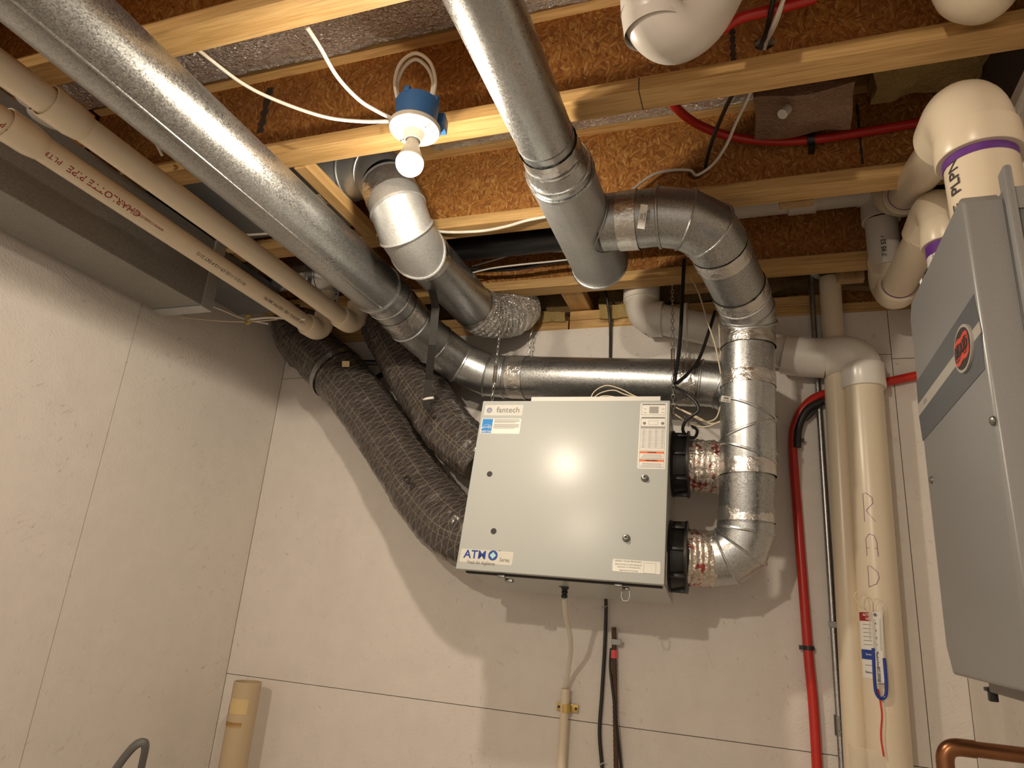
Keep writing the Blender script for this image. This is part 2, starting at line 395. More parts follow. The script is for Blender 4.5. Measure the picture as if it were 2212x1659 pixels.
def txt(s, size, fn, bold=0.0, align='CENTER', sx=1.0):   # text as a mesh, each vertex put in place by fn(x, y, lift)
    cu = bpy.data.curves.new('t', 'FONT'); cu.body = s; cu.size = size; cu.align_x = align; cu.align_y = 'CENTER'; cu.offset = bold; cu.resolution_u = 3
    ob = bpy.data.objects.new('t', cu); C.objects.link(ob); bpy.context.view_layer.update()
    me = bpy.data.meshes.new_from_object(ob.evaluated_get(bpy.context.evaluated_depsgraph_get()))
    bm = bmesh.new(); bm.from_mesh(me); bpy.data.objects.remove(ob); bpy.data.curves.remove(cu); bpy.data.meshes.remove(me)
    fs = bm.faces[:]; r = bmesh.ops.extrude_face_region(bm, geom=fs); top = {v for v in r['geom'] if isinstance(v, bmesh.types.BMVert)}
    for v in bm.verts: v.co = fn(v.co.x*sx, v.co.y, 1 if v in top else 0)
    bm.loops.layers.uv.new('uv'); return bm
def merge(dst, src):
    me = bpy.data.meshes.new('tmp'); src.to_mesh(me); src.free(); dst.from_mesh(me); bpy.data.meshes.remove(me)
def on_plane(c, ux, uy, n, lift=.0004):
    c, ux, uy, n = V(c), V(ux).normalized(), V(uy).normalized(), V(n).normalized()
    return lambda x, y, t: c+ux*x+uy*y+n*(lift*(.3+t))
def on_cyl(c, axis, n, r, lift=.0004):                    # c on the axis, n the outward direction of the text's middle
    ax = V(axis).normalized(); n = V(n); n = (n-ax*n.dot(ax)).normalized(); up = n.cross(ax)
    def f(x, y, t):
        a = y/r; rr = r+lift*(.3+t); return V(c)+ax*x+(n*math.cos(a)+up*math.sin(a))*rr
    return f
def jit(bm, amp, sc, seed=0):
    for v in bm.verts:
        n = noise.noise_vector(v.co*sc+V((seed, seed*2.1, 0))); v.co += n*amp
# ------------------------------------------------------------------ the setting
bm = nb(); bx(bm, XL-.1, XR+.1, YF-.1, YW+.1, FZ-.1, FZ); struct('floor', bm, 'concrete')
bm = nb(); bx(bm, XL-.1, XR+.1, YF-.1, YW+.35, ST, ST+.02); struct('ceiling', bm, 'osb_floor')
ZT = 1.013      # top of the wall boards; two wood plates lie between them and the joists
def panels(name, mat, P, axis):
    bm = nb()
    for (a0, a1, z0, z1) in P:
        g = .0011
        if axis == 'Y': bx(bm, a0+g, a1-g, YW, YW+.011, z0+g, z1-g)
        elif axis == 'L': bx(bm, XL-.011, XL, a0+g, a1-g, z0+g, z1-g)
        else: bx(bm, XR, XR+.011, a0+g, a1-g, z0+g, z1-g)
    lo, hi = min(p[0] for p in P), max(p[1] for p in P)
    if axis == 'Y': bx(bm, lo-.1, hi+.1, YW+.012, YW+.06, FZ, ZT-.01, 0, 1)
    elif axis == 'L': bx(bm, XL-.06, XL-.012, lo, hi, FZ, HC-.01, 0, 1)
    else: bx(bm, XR+.012, XR+.06, lo, hi, FZ, HC+.3, 0, 1)
    struct(name, bm, [mat, 'gap'])
panels('wall_back', 'paint_back', [(XL, .42, .859, ZT), (.42, XR, .843, ZT), (XL, .42, -.328, .859), (.42, XR, -.328, .843), (XL, .42, FZ, -.328), (.42, XR, FZ, -.328)], 'Y')
ys = A(110, 1400, X=XL).y
panels('wall_left', 'paint_side', [(ys, YW, FZ, HC), (ys-1.22, ys, FZ, HC), (-1.6, ys-1.22, FZ, HC)], 'L')
panels('wall_right', 'paint_side', [(1.3, YW, FZ, HC), (.08, 1.3, FZ, HC), (-.5, .08, FZ, HC)], 'R')
# rim of the house above the back wall
bm = nb(); bx(bm, XL, XR, YW+.10, YW+.13, HC-.02, ST); bx(bm, XL-.06, XL-.03, YF, YW+.12, HC, ST); bx(bm, XR+.03, XR+.06, YF, YW+.12, HC, ST)
struct('trim_1', bm, 'osb_web')
bm = nb()
for x0, x1 in ((XL, -.66), (-.655, XR)): bx(bm, x0, x1, YW+.006, YW+.10, ZT+.001, ZT+.038, .002); bx(bm, x0, x1-.3, YW+.006, YW+.10, ZT+.039, HC-.001, .002)
struct('trim_2', bm, 'wood_x')
# ------------------------------------------------------------------ I-joists
JY = [.472, .883, 1.293, 1.738, 2.184]                   # their back faces
JLAB = ['I-joist partly above the frame, nearest the camera', 'I-joist crossing the top left, in front of the shiny foil strip',
        'I-joist that carries the blue lamp box and the lit bulb', 'I-joist just above the round elbow ducts, with a cable hole in its web',
        'dim I-joist farthest from the camera, nearest the painted back wall']
for i, yb in enumerate(JY):
    yf = yb-.066; t = thing('floor_joist', JLAB[i], 'joist', (XL, yb-.033, HC), 'I-joists of the ceiling')
    bm = nb(); bx(bm, XL, XR, yf, yb, HC, HC+.036, .0015); part('bottom_flange', bm, 'wood_x', t, 'pale lumber flange', False)
    bm = nb(); yc = yb-.033
    holes = {2: [(.045, 1.185, .022)], 3: [(-.135, 1.195, .024)]}.get(i, [])
    N = 0
    cuts = [XL]; 
    for (hx, hz, hr) in holes: cuts += [hx-hr, hx+hr]
    cuts.append(XR)
    for k in range(0, len(cuts)-1):
        if k % 2 == 0: bx(bm, cuts[k], cuts[k+1], yc-.005, yc+.005, HC+.036, ST-.036)
        else:                                           # plate with a round hole
            hx, hz, hr = holes[k//2]; bx(bm, cuts[k], cuts[k+1], yc-.005, yc+.005, hz+hr, ST-.036); bx(bm, cuts[k], cuts[k+1], yc-.005, yc+.005, HC+.036, hz-hr)
            for q in range(4):
                pts = [(hx+hr*sx, hz+hr*sz) for sx, sz in ((1, 1), (-1, 1), (-1, -1), (1, -1))][q:q+1]
                arc = [(hx+hr*math.cos(PI/2*q+PI/2*j/6), hz+hr*math.sin(PI/2*q+PI/2*j/6)) for j in range(7)]
                poly = [V((a, yc-.005, b)) for a, b in pts+arc[::-1]]
                slab(bm, poly, (0, 1, 0), .01)
    part('web', bm, 'osb_web', t, 'rust-brown strand board web', False)
    for (px, pa, pb, w_) in {2: [(1583, 62, 132, .005), (573, 192, 285, .010)], 3: [(1857, 225, 355, .003)]}.get(i, []):
        q0, q1 = A(px, pa, Y=yc-.0055), A(px, pb, Y=yc-.0055); bm = nb(); n_ = 12
        for k in range(n_):
            za_, zb2 = q0.z+(q1.z-q0.z)*k/n_, q0.z+(q1.z-q0.z)*(k+1)/n_; ww = w_*(1+.35*math.sin(k*2.3)); xm_ = (q0.x+q1.x)/2; bx(bm, xm_-ww, xm_+ww, yc-.0062, yc-.005, zb2, za_)
        part('web_joint', bm, 'gap', t, 'black web joint', False)
    if i == 2:
        xk = A(1380, 190, Y=yf).x; bm = nb(); bx(bm, xk-.001, xk+.001, yf-.0006, yf, HC+.001, HC+.035); bx(bm, xk-.001, xk+.001, yf, yb-.002, HC-.0006, HC+.0006); part('pencil_mark', bm, 'ink_black', t, 'black marker line', False)
    bm = nb(); bx(bm, XL, XR, yf, yb, ST-.036, ST, .0015); part('top_flange', bm, 'wood_x', t, None, False)
def board(x0, x1, y0, y1, z0, z1, mat, label, name='wood_block', cat='lumber', group=None):
    bm = nb(); bx(bm, x0, x1, y0, y1, z0, z1, .002); return solo(name, bm, mat, label, cat, group, None, False)
board(-1.166, -1.126, 1.295, 1.670, HC-.003, HC+.034, 'wood_y', 'orange-lit flat wood block bridging two joists beside the diagonal duct', 'blocking_board')
board(-.655, -.575, 2.186, 2.40, HC+.005, HC+.043, 'wood_y', 'pale slanted wood block between the last joist and the back wall', 'blocking_board')
board(.085, .175, 1.805, 1.84, HC+.04, ST-.04, 'wood_z', 'short upright wood block under the joist, left of the grey pipe', 'blocking_board')
board(-.33, -.22, 1.85, 1.885, HC+.03, ST-.04, 'wood_z', 'wood block partly hidden behind the first elbow duct', 'blocking_board')
board(-.22, -.12, 2.23, 2.265, HC, ST-.02, 'wood_z', 'wood block behind the white elbow pipe', 'blocking_board')
board(.27, .35, 2.24, 2.275, HC, ST-.02, 'wood_z', 'wood block behind the flange of the slim white pipe', 'blocking_board')
# foil sheets stapled under the subfloor
def foilsheet(x0, x1, y0, y1, z0, sag, label, seed):
    bm = nb(); nx, ny = int((x1-x0)/.006), 30; g = []
    for i in range(nx+1):
        row = []
        for j in range(ny+1):
            x = x0+(x1-x0)*i/nx; t = j/ny; y = y0+(y1-y0)*t
            rip = math.sin(x*260+4*noise.noise(V((x*6, seed, 0))))*.0030*(1-t)+noise.noise(V((x*60, y*60, seed)))*.006+noise.noise(V((x*5, y*8, seed)))*.014
            row.append(bm.verts.new((x, y, z0-sag*math.sin(PI*min(1, t*1.05))**.7+rip)))
        g.append(row)
    for i in range(nx):
        for j in range(ny): bm.faces.new((g[i][j], g[i+1][j], g[i+1][j+1], g[i][j+1]))
    return solo('foil_insulation', bm, 'foil', label, 'insulation', 'foil sheets between the joists')
foilsheet(-1.95, .05, .89, 1.222, ST-.030, .05, 'wide crinkled foil sheet between the two joists above the lamp', 3)
foilsheet(-.95, .12, 1.30, 1.668, ST-.030, .035, 'narrow crinkled foil strip seen behind the bulb', 9)
# ------------------------------------------------------------------ round ducts
RD = .076
def section(parent, a, b, r, mat='galv', name='duct_section', label=None, caps=True):
    bm = nb(); mitre(bm, [a, b], r, caps=caps); return part(name, bm, mat, parent, label)
def elbow(parent, path, r, mat='galv', beads=None, normals=None, name='elbow', label=None, br=.0042, n0=None, n1=None):
    normals = dict(normals or {})
    if n0 is not None: normals[0] = V(n0)
    if n1 is not None: normals[len(path)-1] = V(n1)
    bm = nb(); j = mitre(bm, path, r, normals)
    for i in (beads if beads is not None else range(len(path))): bead(bm, j[i], br)
    return part(name, bm, mat, parent, label)
def tape(parent, a, b, r, seed=1, mat='tape', label='crumpled aluminium tape', t=.0016):
    a, b = V(a), V(b); bm = nb(); n = 10; P = [a.lerp(b, i/n) for i in range(n+1)]
    tube(bm, P, r+t, 56, False, wob=lambda L, an, ri: .0012*noise.noise(V((math.cos(an)*4+seed, math.sin(an)*4, L*60)))+.0016*max(0, noise.noise(V((math.cos(an)*9, math.sin(an)*9+seed, L*45)))) )
    return part('tape_band', bm, mat, parent, label)
def along(a, b, t): return V(a).lerp(V(b), t)
# -- long diagonal duct (seven inch), its reducer elbow and the level run above the ventilator
ZL = .927; xl = -1.212*ZL; RL = .0803
L = thing('round_duct', 'long thick galvanised duct crossing the ceiling diagonally, then running level above the cabinet', 'duct', (xl, .3, ZL-RL))
L1 = V((xl, 1.72, ZL))
section(L, (xl, .12, ZL), L1, RL, 'galv_dull', label='long speckled straight pipe')
bm = nb(); bx(bm, xl+.030, xl+.034, .12, 1.71, ZL-RL+.0045, ZL-RL+.0075); 
part('seam', bm, 'galv_dull', L)
bm = nb(); bead(bm, ringat(L1, (0, 1, 0), RL+.001), .004); bead(bm, ringat(L1+V((0, .02, -.002)), (0, 1, 0), RL-.004), .003); mitre(bm, [L1, L1+V((0.005, .035, -.004))], RL, r2=RD+.002); mitre(bm, [L1+V((.005, .035, -.004)), L1+V((.01, .065, -.008))], RD+.002)
part('reducer', bm, 'galv', L, 'shiny end collar stepping down in size')
E_ = [L1+V((.01, .065, -.008)), V((-1.105, 1.92, .895)), V((-1.065, 2.045, .862)), V((-1.005, 2.145, .825)), V((-.905, 2.185, .787)), V((-.838, 2.19, .780))]
elbow(L, E_, RD, 'galv', [0, 1, 2, 3, 4, 5])
tape(L, along(E_[0], E_[1], .30), along(E_[0], E_[1], .85), RD, 4)
H0, H1 = E_[-1], V((-.160, 2.178, .730))
section(L, H0, H1, RD, 'galv_dull', label='level speckled pipe above the cabinet')
tape(L, along(H0, H1, .03), along(H0, H1, .12), RD, 6)
tape(L, along(H0, H1, .90), along(H0, H1, .985), RD, 8)
E2 = [H1, V((-.097, 2.18, .722)), V((-.035, 2.18, .68)), V((-.012, 2.18, .60)), V((-.012, 2.17, .50)), V((-.05, 2.14, .445)), V((-.085, 2.10, .435))]
elbow(L, E2, RD-.001, 'galv', [0, 1, 2, 3, 4, 5])
# -- right hand duct from the camera side (five inch) into a tee
ZR = .985; xr = -.423*ZR; RR = .0635
Rt = thing('round_duct', 'straight galvanised duct from top centre ending in a capped tee below the joists', 'duct', (xr, .5, ZR-RD))
R1 = V((xr, 1.285, ZR))
section(Rt, (xr, .12, ZR), R1, RR, 'galv', label='smooth pipe with grey stamped marks')
bm = nb(); bead(bm, ringat(V((xr, 1.20, ZR)), (0, 1, 0), RR+.0002), .0012); bead(bm, ringat(V((xr, 1.262, ZR)), (0, 1, 0), RR+.003), .003)
part('bead', bm, 'galv_dark', Rt)
tape(Rt, (xr, 1.225, ZR), (xr, 1.285, ZR), RR+.002, 2)
bm = nb(); mitre(bm, [(xr, 1.275, ZR), (xr, 1.31, ZR)], RR+.004, r2=RD); mitre(bm, [(xr, 1.31, ZR), (xr, 1.342, ZR)], RD-.001); bead(bm, ringat((xr, 1.31, ZR), (0, 1, 0), RD+.001), .004); bead(bm, ringat((xr, 1.342, ZR), (0, 1, 0), RD+.002), .004)
part('reducer', bm, 'galv', Rt)
T0, T1 = V((xr, 1.342, ZR)), V((xr, 1.775, ZR-.01))
tee = section(Rt, T0, T1, RD+.003, 'galv_old', 'tee', 'wide tee fitting')
bm = nb(); bead(bm, ringat(T1, (0, 1, 0), RD+.004), .005); lathe(bm, T1, (0, 1, 0), [(0, RD+.003), (.018, RD-.002), (.022, RD-.015), (.022, .0)], 40)
part('end_cap', bm, 'galv', Rt)
# -- branch from the tee, elbow, slanted piece, elbow, upright duct, bottom elbow
Vt = thing('round_duct', 'galvanised branch duct that loops from the tee down beside the cabinet', 'duct', (-.02, 2.0, .12))
yB = 1.565
B0 = V((xr+.055, yB, .980)); B1 = A(1425, 469, Y=1.566)
bm = nb(); mitre(bm, [B0, B1], RD-.001)
bead(bm, [V((xr+math.sqrt(max(1e-6, (RD+.006)**2-(RD*math.sin(a))**2*.93)), yB+math.cos(a)*(RD+.004)*1.0, .980+math.sin(a)*(RD+.001))) for a in [2*PI*k/40 for k in range(40)]], .0022)
part('branch_collar', bm, 'galv_dull', Vt)
tape(Vt, (-.318, yB, .979), (-.268, yB, .978), RD, 12)
E3 = [B1, A(1480, 474, Y=1.578), A(1528, 497, Y=1.618), A(1550, 528, Y=1.675)]
elbow(Vt, E3, RD+.001, 'galv_dull', [0, 1, 2], n0=B1-B0, n1=V(A(1604, 640, Y=1.895))-E3[-1])
S1 = A(1604, 640, Y=1.895)
section(Vt, E3[-1], S1, RD-.001, 'galv_dull', label='slanted speckled pipe')
tape(Vt, along(E3[-1], S1, .02), along(E3[-1], S1, .22), RD, 15)
tape(Vt, along(E3[-1], S1, .78), along(E3[-1], S1, .97), RD, 17)
E4 = [S1, A(1613, 668, Y=1.945), A(1618, 698, Y=1.985), V((-.012, 1.992, .800))]
elbow(Vt, E4, RD, 'galv', [0, 1, 2], n0=S1-E3[-1], n1=(0, 0, -1))
tape(Vt, E4[-1]+V((0, 0, .030)), E4[-1]-V((0, 0, .030)), RD+.0005, 19)
W1 = V((-.016, 2.000, .655))
section(Vt, E4[-1], W1, RD-.001, 'galv_dull', label='upright speckled pipe')
tape(Vt, W1+V((0, 0, .035)), W1+V((0, 0, -.005)), RD, 22)
E5 = [W1, V((-.018, 2.004, .584)), V((-.020, 2.010, .520)), V((-.022, 2.016, .458)), V((-.024, 2.020, .430))]
elbow(Vt, E5, RD, 'galv', [1, 2, 3], {1: (.42, .0, 1), 2: (-.38, .0, 1), 3: (.36, 0, 1)}, label='adjustable elbow set straight with tilted beads', n0=(0, 0, -1))
W2 = V((-.032, 2.042, .272))
section(Vt, E5[-1], W2, RD-.001, 'galv_dull', label='darker upright pipe')
tape(Vt, E5[-1]+V((0, 0, .008)), E5[-1]-V((0, 0, .035)), RD, 24)
tape(Vt, W2+V((0, 0, .035)), W2+V((0, 0, -.004)), RD, 26)
E6 = [W2, V((-.032, 2.044, .250)), V((-.047, 2.050, .205)), V((-.084, 2.056, .176)), V((-.134, 2.060, .168))]
elbow(Vt, E6, RD, 'galv', [1, 2, 3], n0=W2-E5[-1])
# -- middle duct running to the back wall with its two-way elbow
ZM = 1.0; xm = -.927*ZM
Mt = thing('round_duct', 'bloomed duct right below the bulb, elbowing out of the joist bay towards the back wall', 'duct', (xm, 1.4, ZM-RD))
M0, M1 = V((xm, 1.60, ZM-.012)), V((xm-.002, 2.08, ZM-.002))
section(Mt, M0, M1, RD, 'galv_dull', label='dark speckled straight pipe')
E7 = [V((-1.36, 1.50, 1.203)), V((-1.13, 1.50, 1.203)), V((-1.03, 1.485, 1.19)), A(838, 400, Y=1.45), A(860, 452, Y=1.435), A(878, 502, Y=1.47), A(902, 540, Y=1.54), M0]
elbow(Mt, E7[:4], RD, 'galv_old', [1, 2], label='level piece inside the joist bay')
elbow(Mt, E7[3:], RD+.001, 'galv_old', [1, 2, 3], label='stained pale elbow')
tape(Mt, E7[0]+V((.08, 0, 0)), E7[0]+V((.15, 0, 0)), RD, 31, label='wrinkled tape on the bay piece')
tape(Mt, along(E7[3], E7[4], .1), along(E7[3], E7[4], .7), RD, 33)
tape(Mt, M0, M0+V((0, .07, 0)), RD, 35)
tape(Mt, M1-V((0, .05, 0)), M1, RD, 37)
bm = nb(); pth = cr([M1-V((0, .01, 0)), M1+V((.03, .05, .0)), M1+V((.08, .12, .03)), M1+V((.10, .20, .10))], 14)
tube(bm, pth, RD+.002, 40, False, wob=lambda L, a, r: .006*math.sin(L*2*PI/.018)+.004*noise.noise(V((math.cos(a)*3, math.sin(a)*3, L*30))))
part('flexible_connector', bm, 'foil', Mt, 'crumpled foil end')
# -- small ducts deep in the last bays
st = thing('round_duct', 'small taped duct fitting seen between the white pipes and the thick diagonal duct', 'duct', (-1.60, 2.0, 1.0))
sp = [V((-1.72, 1.93, 1.13)), V((-1.64, 1.93, 1.13)), V((-1.52, 1.94, 1.12)), V((-1.42, 1.96, 1.12)), V((-1.30, 1.98, 1.13))]
elbow(st, sp, .058, 'galv', [1, 2, 3]); tape(st, along(sp[1], sp[2], .15), along(sp[1], sp[2], .75), .058, 41)
bm = nb(); tube(bm, [V((-1.20, 1.93, 1.17)), V((-.30, 1.93, 1.17))], .045, 28); 
bt = solo('drain_pipe', bm, 'rubber', 'black plastic pipe along the joist bay behind the right hand duct', 'pipe')
bm = nb(); bx(bm, -1.95, -1.20, 1.30, 1.66, HC+.040, HC+.043, 0); bx(bm, -1.95, -1.20, 1.30, 1.303, HC+.04, HC+.075)
solo('panning_sheet', bm, 'galv_dark', 'dark sheet metal closing the joist bay left of the diagonal duct', 'sheet metal', smooth=False)
# ------------------------------------------------------------------ trunk duct on the left
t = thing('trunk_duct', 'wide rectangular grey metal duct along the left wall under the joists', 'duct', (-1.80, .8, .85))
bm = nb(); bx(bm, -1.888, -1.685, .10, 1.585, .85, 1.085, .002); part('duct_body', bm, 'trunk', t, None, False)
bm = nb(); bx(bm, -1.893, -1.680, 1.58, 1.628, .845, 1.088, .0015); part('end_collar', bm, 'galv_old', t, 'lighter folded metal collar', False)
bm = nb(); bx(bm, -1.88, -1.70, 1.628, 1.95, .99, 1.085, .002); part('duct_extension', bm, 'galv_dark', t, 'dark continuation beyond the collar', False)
# ------------------------------------------------------------------ pvc pipes
def coupling(bm, c, d, r, ln): lathe(bm, V(c)-V(d).normalized()*ln/2, d, [(0, r+.001), (.002, r+.005), (ln-.002, r+.005), (ln, r+.001)], 36, caps=True)
PR = .0302
px1, pz1 = -1.50, .90; px2, pz2 = -1.335, .90
lowp = thing('pvc_pipe', 'cream plastic pipe with red lettering, lower left of the parallel pair', 'pipe', (px1, .6, pz1-PR), 'pair of parallel ceiling pipes')
yb1 = A(672, 706, X=px1).y; yb2 = A(742, 700, X=px2).y
yc1 = A(25, 280, X=px1).y; yc2 = A(105, 268, X=px2).y
def parpipe(t, x, z, yc, ye, upright):
    bm = nb(); tube(bm, [(x, .12, z), (x, ye, z)], PR, 32); part('pipe', bm, 'pvc', t)
    bm = nb(); lathe(bm, (x, yc-.02, z), (0, 1, 0), [(.03, PR+.0005), (0, PR+.0035), (0, PR+.0065), (.002, PR+.007), (.060, PR+.0065), (.085, PR+.002), (.088, PR)], 36, caps=False); part('coupling', bm, 'pvc', t, 'belled socket')
    bm = nb()
    lathe(bm, (x, ye-.03, z), (0, 1, 0), [(0, PR), (0, PR+.007), (.006, PR+.009), (.045, PR+.008)], 36, caps=False)
    tube(bm, cr([(x, ye, z), (x, ye+.03, z+.002), (x+.004, ye+.055, z+.022), (x+.006, ye+.062, z+.06)], 6), PR+.007, 32)
    lathe(bm, (x+.006, ye+.062, z+.05), (0, 0, 1), [(0, PR+.008), (.035, PR+.009), (.038, PR)], 36, caps=False)
    tube(bm, [(x+.006, ye+.062, z+.06), (x+.006, ye+.062, z+.45)], PR, 28)
    part('elbow', bm, 'pvc', t, 'elbow turning up at the far end')
parpipe(lowp, px1, pz1, yc1, yb1, True)
upp = thing('pvc_pipe', 'plain cream plastic pipe, upper right of the parallel pair', 'pipe', (px2, .6, pz2-PR), 'pair of parallel ceiling pipes')
parpipe(upp, px2, pz2, yc2, yb2, True)
nrm = V((.80, -.25, -.62))
def ptext(parent, s, size, p0, axis, n, x, z, r, mat='ink_red', al='LEFT', bold=0, sx=1.0):
    y = A(p0[0], p0[1], X=x).y; part('printed_lettering', txt(s, size, on_cyl((x, y, z), axis, n, r), bold, al, sx), mat, parent, 'printed lettering')
ptext(lowp, 'CHARLOTTE PIPE', .023, (292, 452), (0, -1, 0), nrm, px1, pz1, PR, 'ink_red', 'LEFT', .0002, 1.15)
ptext(lowp, 'PLTX', .017, (124, 338), (0, -1, 0), nrm, px1, pz1, PR, 'ink_red', 'LEFT', 0, 1.2)
ptext(lowp, 'Made in USA 7.', .010, (95, 318), (0, -1, 0), nrm, px1, pz1, PR, 'ink_red')
ptext(lowp, 'WWW.CHARLOTTEPIPE.COM', .010, (345, 475), (0, -1, 0), nrm, px1, pz1, PR, 'ink_red')
ptext(lowp, '01/12/11 11:52 CP-112-P EXT 2112', .014, (520, 600), (0, -1, 0), nrm, px1, pz1, PR, 'ink_black')
ptext(lowp, '1 1/2" ASTM D 1785  NSF-PW 280 PSI', .014, (650, 690), (0, -1, 0), nrm, px1, pz1, PR, 'ink_black')
ptext(lowp, '2" PVC', .018, (20, 275), (0, -1, 0), nrm, px1, pz1, PR, 'ink_red')
# ------------------------------------------------------------------ flexible insulated ducts
def flex(name, label, pts, r, n=22, cuts=()):
    P = cr(pts, n); bm = nb(); sd = random.random()*50
    def wob(Ln, a, ri):
        q = V((math.cos(a)*2.2, math.sin(a)*2.2, Ln*9+sd))
        ridge = abs(math.sin(PI*Ln/.034+.8*noise.noise(V((math.cos(a)*1.5, math.sin(a)*1.5, Ln*3+sd)))))
        cre = noise.noise(V((math.cos(a)*3.2+sd, math.sin(a)*3.2, Ln*22)))
        return .0022*ridge+.007*noise.noise(q)+.0025*cre-.010*max(0, noise.noise(V((math.cos(a)*1.6, sd+math.sin(a)*1.6, Ln*14)))-.25)*2
    tube(bm, P, [r*min(1, .84+.16*i/(n*2.2)) for i in range(len(P))], 64, True, wob=wob); t = thing(name, label, 'flexible duct', P[0]-V((0, 0, r)), 'black insulated flexible ducts')
    part('jacket', bm, 'flex', t, 'shiny black jacket with thread mesh'); return t, P
f1 = [A(1050, 1172, Y=2.06), A(1012, 1160, Y=2.07), A(978, 1138, Y=2.09), A(930, 1085, Y=2.13), A(878, 1010, Y=2.165), A(822, 925, Y=2.185), A(766, 850, Y=2.195), A(712, 790, Y=2.20), A(655, 735, Y=2.20), A(596, 694, Y=2.20)]
f1[-1].x = max(f1[-1].x, XL+.13)
F1, P1 = flex('flexible_duct', 'black insulated flexible duct curving to the lower left of the cabinet, with a grey band', f1, .106)
f2 = [A(1045, 1000, Y=2.085), A(1022, 978, Y=2.09), A(975, 935, Y=2.12), A(930, 872, Y=2.155), A(890, 810, Y=2.18), A(852, 745, Y=2.20), A(828, 690, Y=2.21), A(815, 640, Y=2.215)]
F2, P2 = flex('flexible_duct', 'black insulated flexible duct to the upper left of the cabinet, behind the other one', f2, .093)
def strap(parent, P, i, r, w_=.016, mat='hose_grey', label=None, name='strap'):
    d = (P[min(i+1, len(P)-1)]-P[i-1]).normalized(); bm = nb(); tube(bm, [P[i]-d*w_, P[i]+d*w_], r+.012, 48, False); tube(bm, [P[i]-d*w_, P[i]+d*w_], r+.0105, 48, False); return part(name, bm, mat, parent, label)
i1 = min(range(len(P1)), key=lambda i: (P1[i]-A(727, 808, Y=2.20)).length); strap(F1, P1, i1, .101, .012, 'galv_dull', 'pale grey band', 'band')
bm = nb(); c = P1[i1]+(EYE-P1[i1]).normalized()*.122+V((0.035, 0, .035)); rot = Matrix((RIGHT, -FWD, UP)).transposed(); box(bm, c, (.028, .003, .022), rot); part('paper_tag', bm, 'yellow_tape', F1, 'small yellow tag')
k = int(len(P1)*.36); q = P1[k]; d = (P1[k+1]-P1[k-1]).normalized()
part('printed_lettering', txt('R-4.2', .030, on_cyl(q, d, V((.25, -1, -.1)), .111, .002), .0004, 'CENTER'), 'ink_black', F1, 'black R-4.2 mark')
# ------------------------------------------------------------------ the ventilator cabinet
HO = V((-.517, 1.881, .342))
HX, HY, HZ = V((.99941, .0333, -.011)), V((-.034, .988, -.149)), V((.005, .149, .989))
HY = (HY-HX*HY.dot(HX)).normalized(); HZ = HX.cross(HY)
HR = Matrix((HX, HY, HZ)).transposed()
def hp(x, y, z): return HO+HX*x+HY*y+HZ*z
def hd(px, py, y=0):                                       # picture position to cabinet door
    r = A(px, py, d=1); t = ((HO+HY*y).dot(HY))/r.dot(HY); return r*t
def hl(px, py): p = hd(px, py)-HO; return p.dot(HX), p.dot(HZ)
hrv = thing('ventilator_cabinet', 'pale grey square air ventilator cabinet hanging on chains in front of the back wall', 'air ventilator', hp(0, .13, -.27))
DW, DH = .575, .5227
bm = nb(); box(bm, hp(0, .011, 0), (DW, .022, DH), HR, .003); door = part('door', bm, 'cabinet', hrv, 'flat glossy front door')
bm = nb(); box(bm, hp(.008, .031, -.006), (DW-.03, .018, DH-.006), HR, .001); part('gasket', bm, 'gasket', hrv, 'black foam gasket', False)
bm = nb(); box(bm, hp(.012, .17, -.008), (DW-.028, .26, DH-.022), HR, .003); part('case', bm, 'cabinet', hrv, None, False)
bm = nb(); box(bm, hp(.055, .06, DH/2+.018), (.40, .03, .034), HR, .001); part('top_rail', bm, 'label_white', hrv, 'white rail on top of the case', False)
def disc(bm, c, n, r, th, seg=28, mat=0): lathe(bm, c, n, [(0, r), (th, r)], seg, mat)
for p in ((1057.7, 1024), (1066.3, 1147.5)):
    bm = nb(); disc(bm, hd(*p)-HY*.0004, -HY, .0085, .0006); part('screw_hole', bm, 'ink_black', door, 'round black hole')
for p in ((1393, 1033.5), (1353, 1163)):
    c0 = hd(*p); bm = nb(); lathe(bm, c0, -HY, [(0, .0105), (.002, .0105), (.003, .009), (.010, .0075), (.014, .006), (.0145, .003), (.012, .002)], 24); part('thumb_screw', bm, 'steel', door, 'knurled thumb screw')
    bm = nb(); disc(bm, c0-HY*.0145, -HY, .0035, .0006, 16); part('screw_recess', bm, 'ink_black', door)
def plate(px0, py0, px1, py1, mat, name, label, parent=None, th=.0007):
    (x0, z0), (x1, z1) = hl(px0, py0), hl(px1, py1); bm = nb()
    x0, x1, z0, z1 = min(x0, x1), max(x0, x1), min(z0, z1), max(z0, z1); r = .004; pts = []
    for cx, cz, a0 in ((x1-r, z1-r, 0), (x0+r, z1-r, PI/2), (x0+r, z0+r, PI), (x1-r, z0+r, 1.5*PI)):
        for k in range(5): a = a0+PI/2*k/4; pts.append(hp(cx+r*math.cos(a), 0, cz+r*math.sin(a)))
    slab(bm, pts, -HY, th); return part(name, bm, mat, parent or door, label, False), (x0, x1, z0, z1)
def dt(parent, s, size, px, py, mat, align='CENTER', bold=0, y=-.0009, sx=1.0, rot=0, name='lettering'):
    x, z = hl(px, py); f = on_plane(hp(x, y, z), HX*math.cos(rot)+HZ*math.sin(rot), -HX*math.sin(rot)+HZ*math.cos(rot), -HY); return part(name, txt(s, size, f, bold, align, sx), mat, parent)
def drect(bm, x0, x1, z0, z1, y=-.0008, th=.0004): slab(bm, [hp(x0, y, z0), hp(x1, y, z0), hp(x1, y, z1), hp(x0, y, z1)], -HY, th)
lb, q = plate(1049, 875, 1128, 898, 'label_frost', 'brand_label', 'glossy label reading fantech')
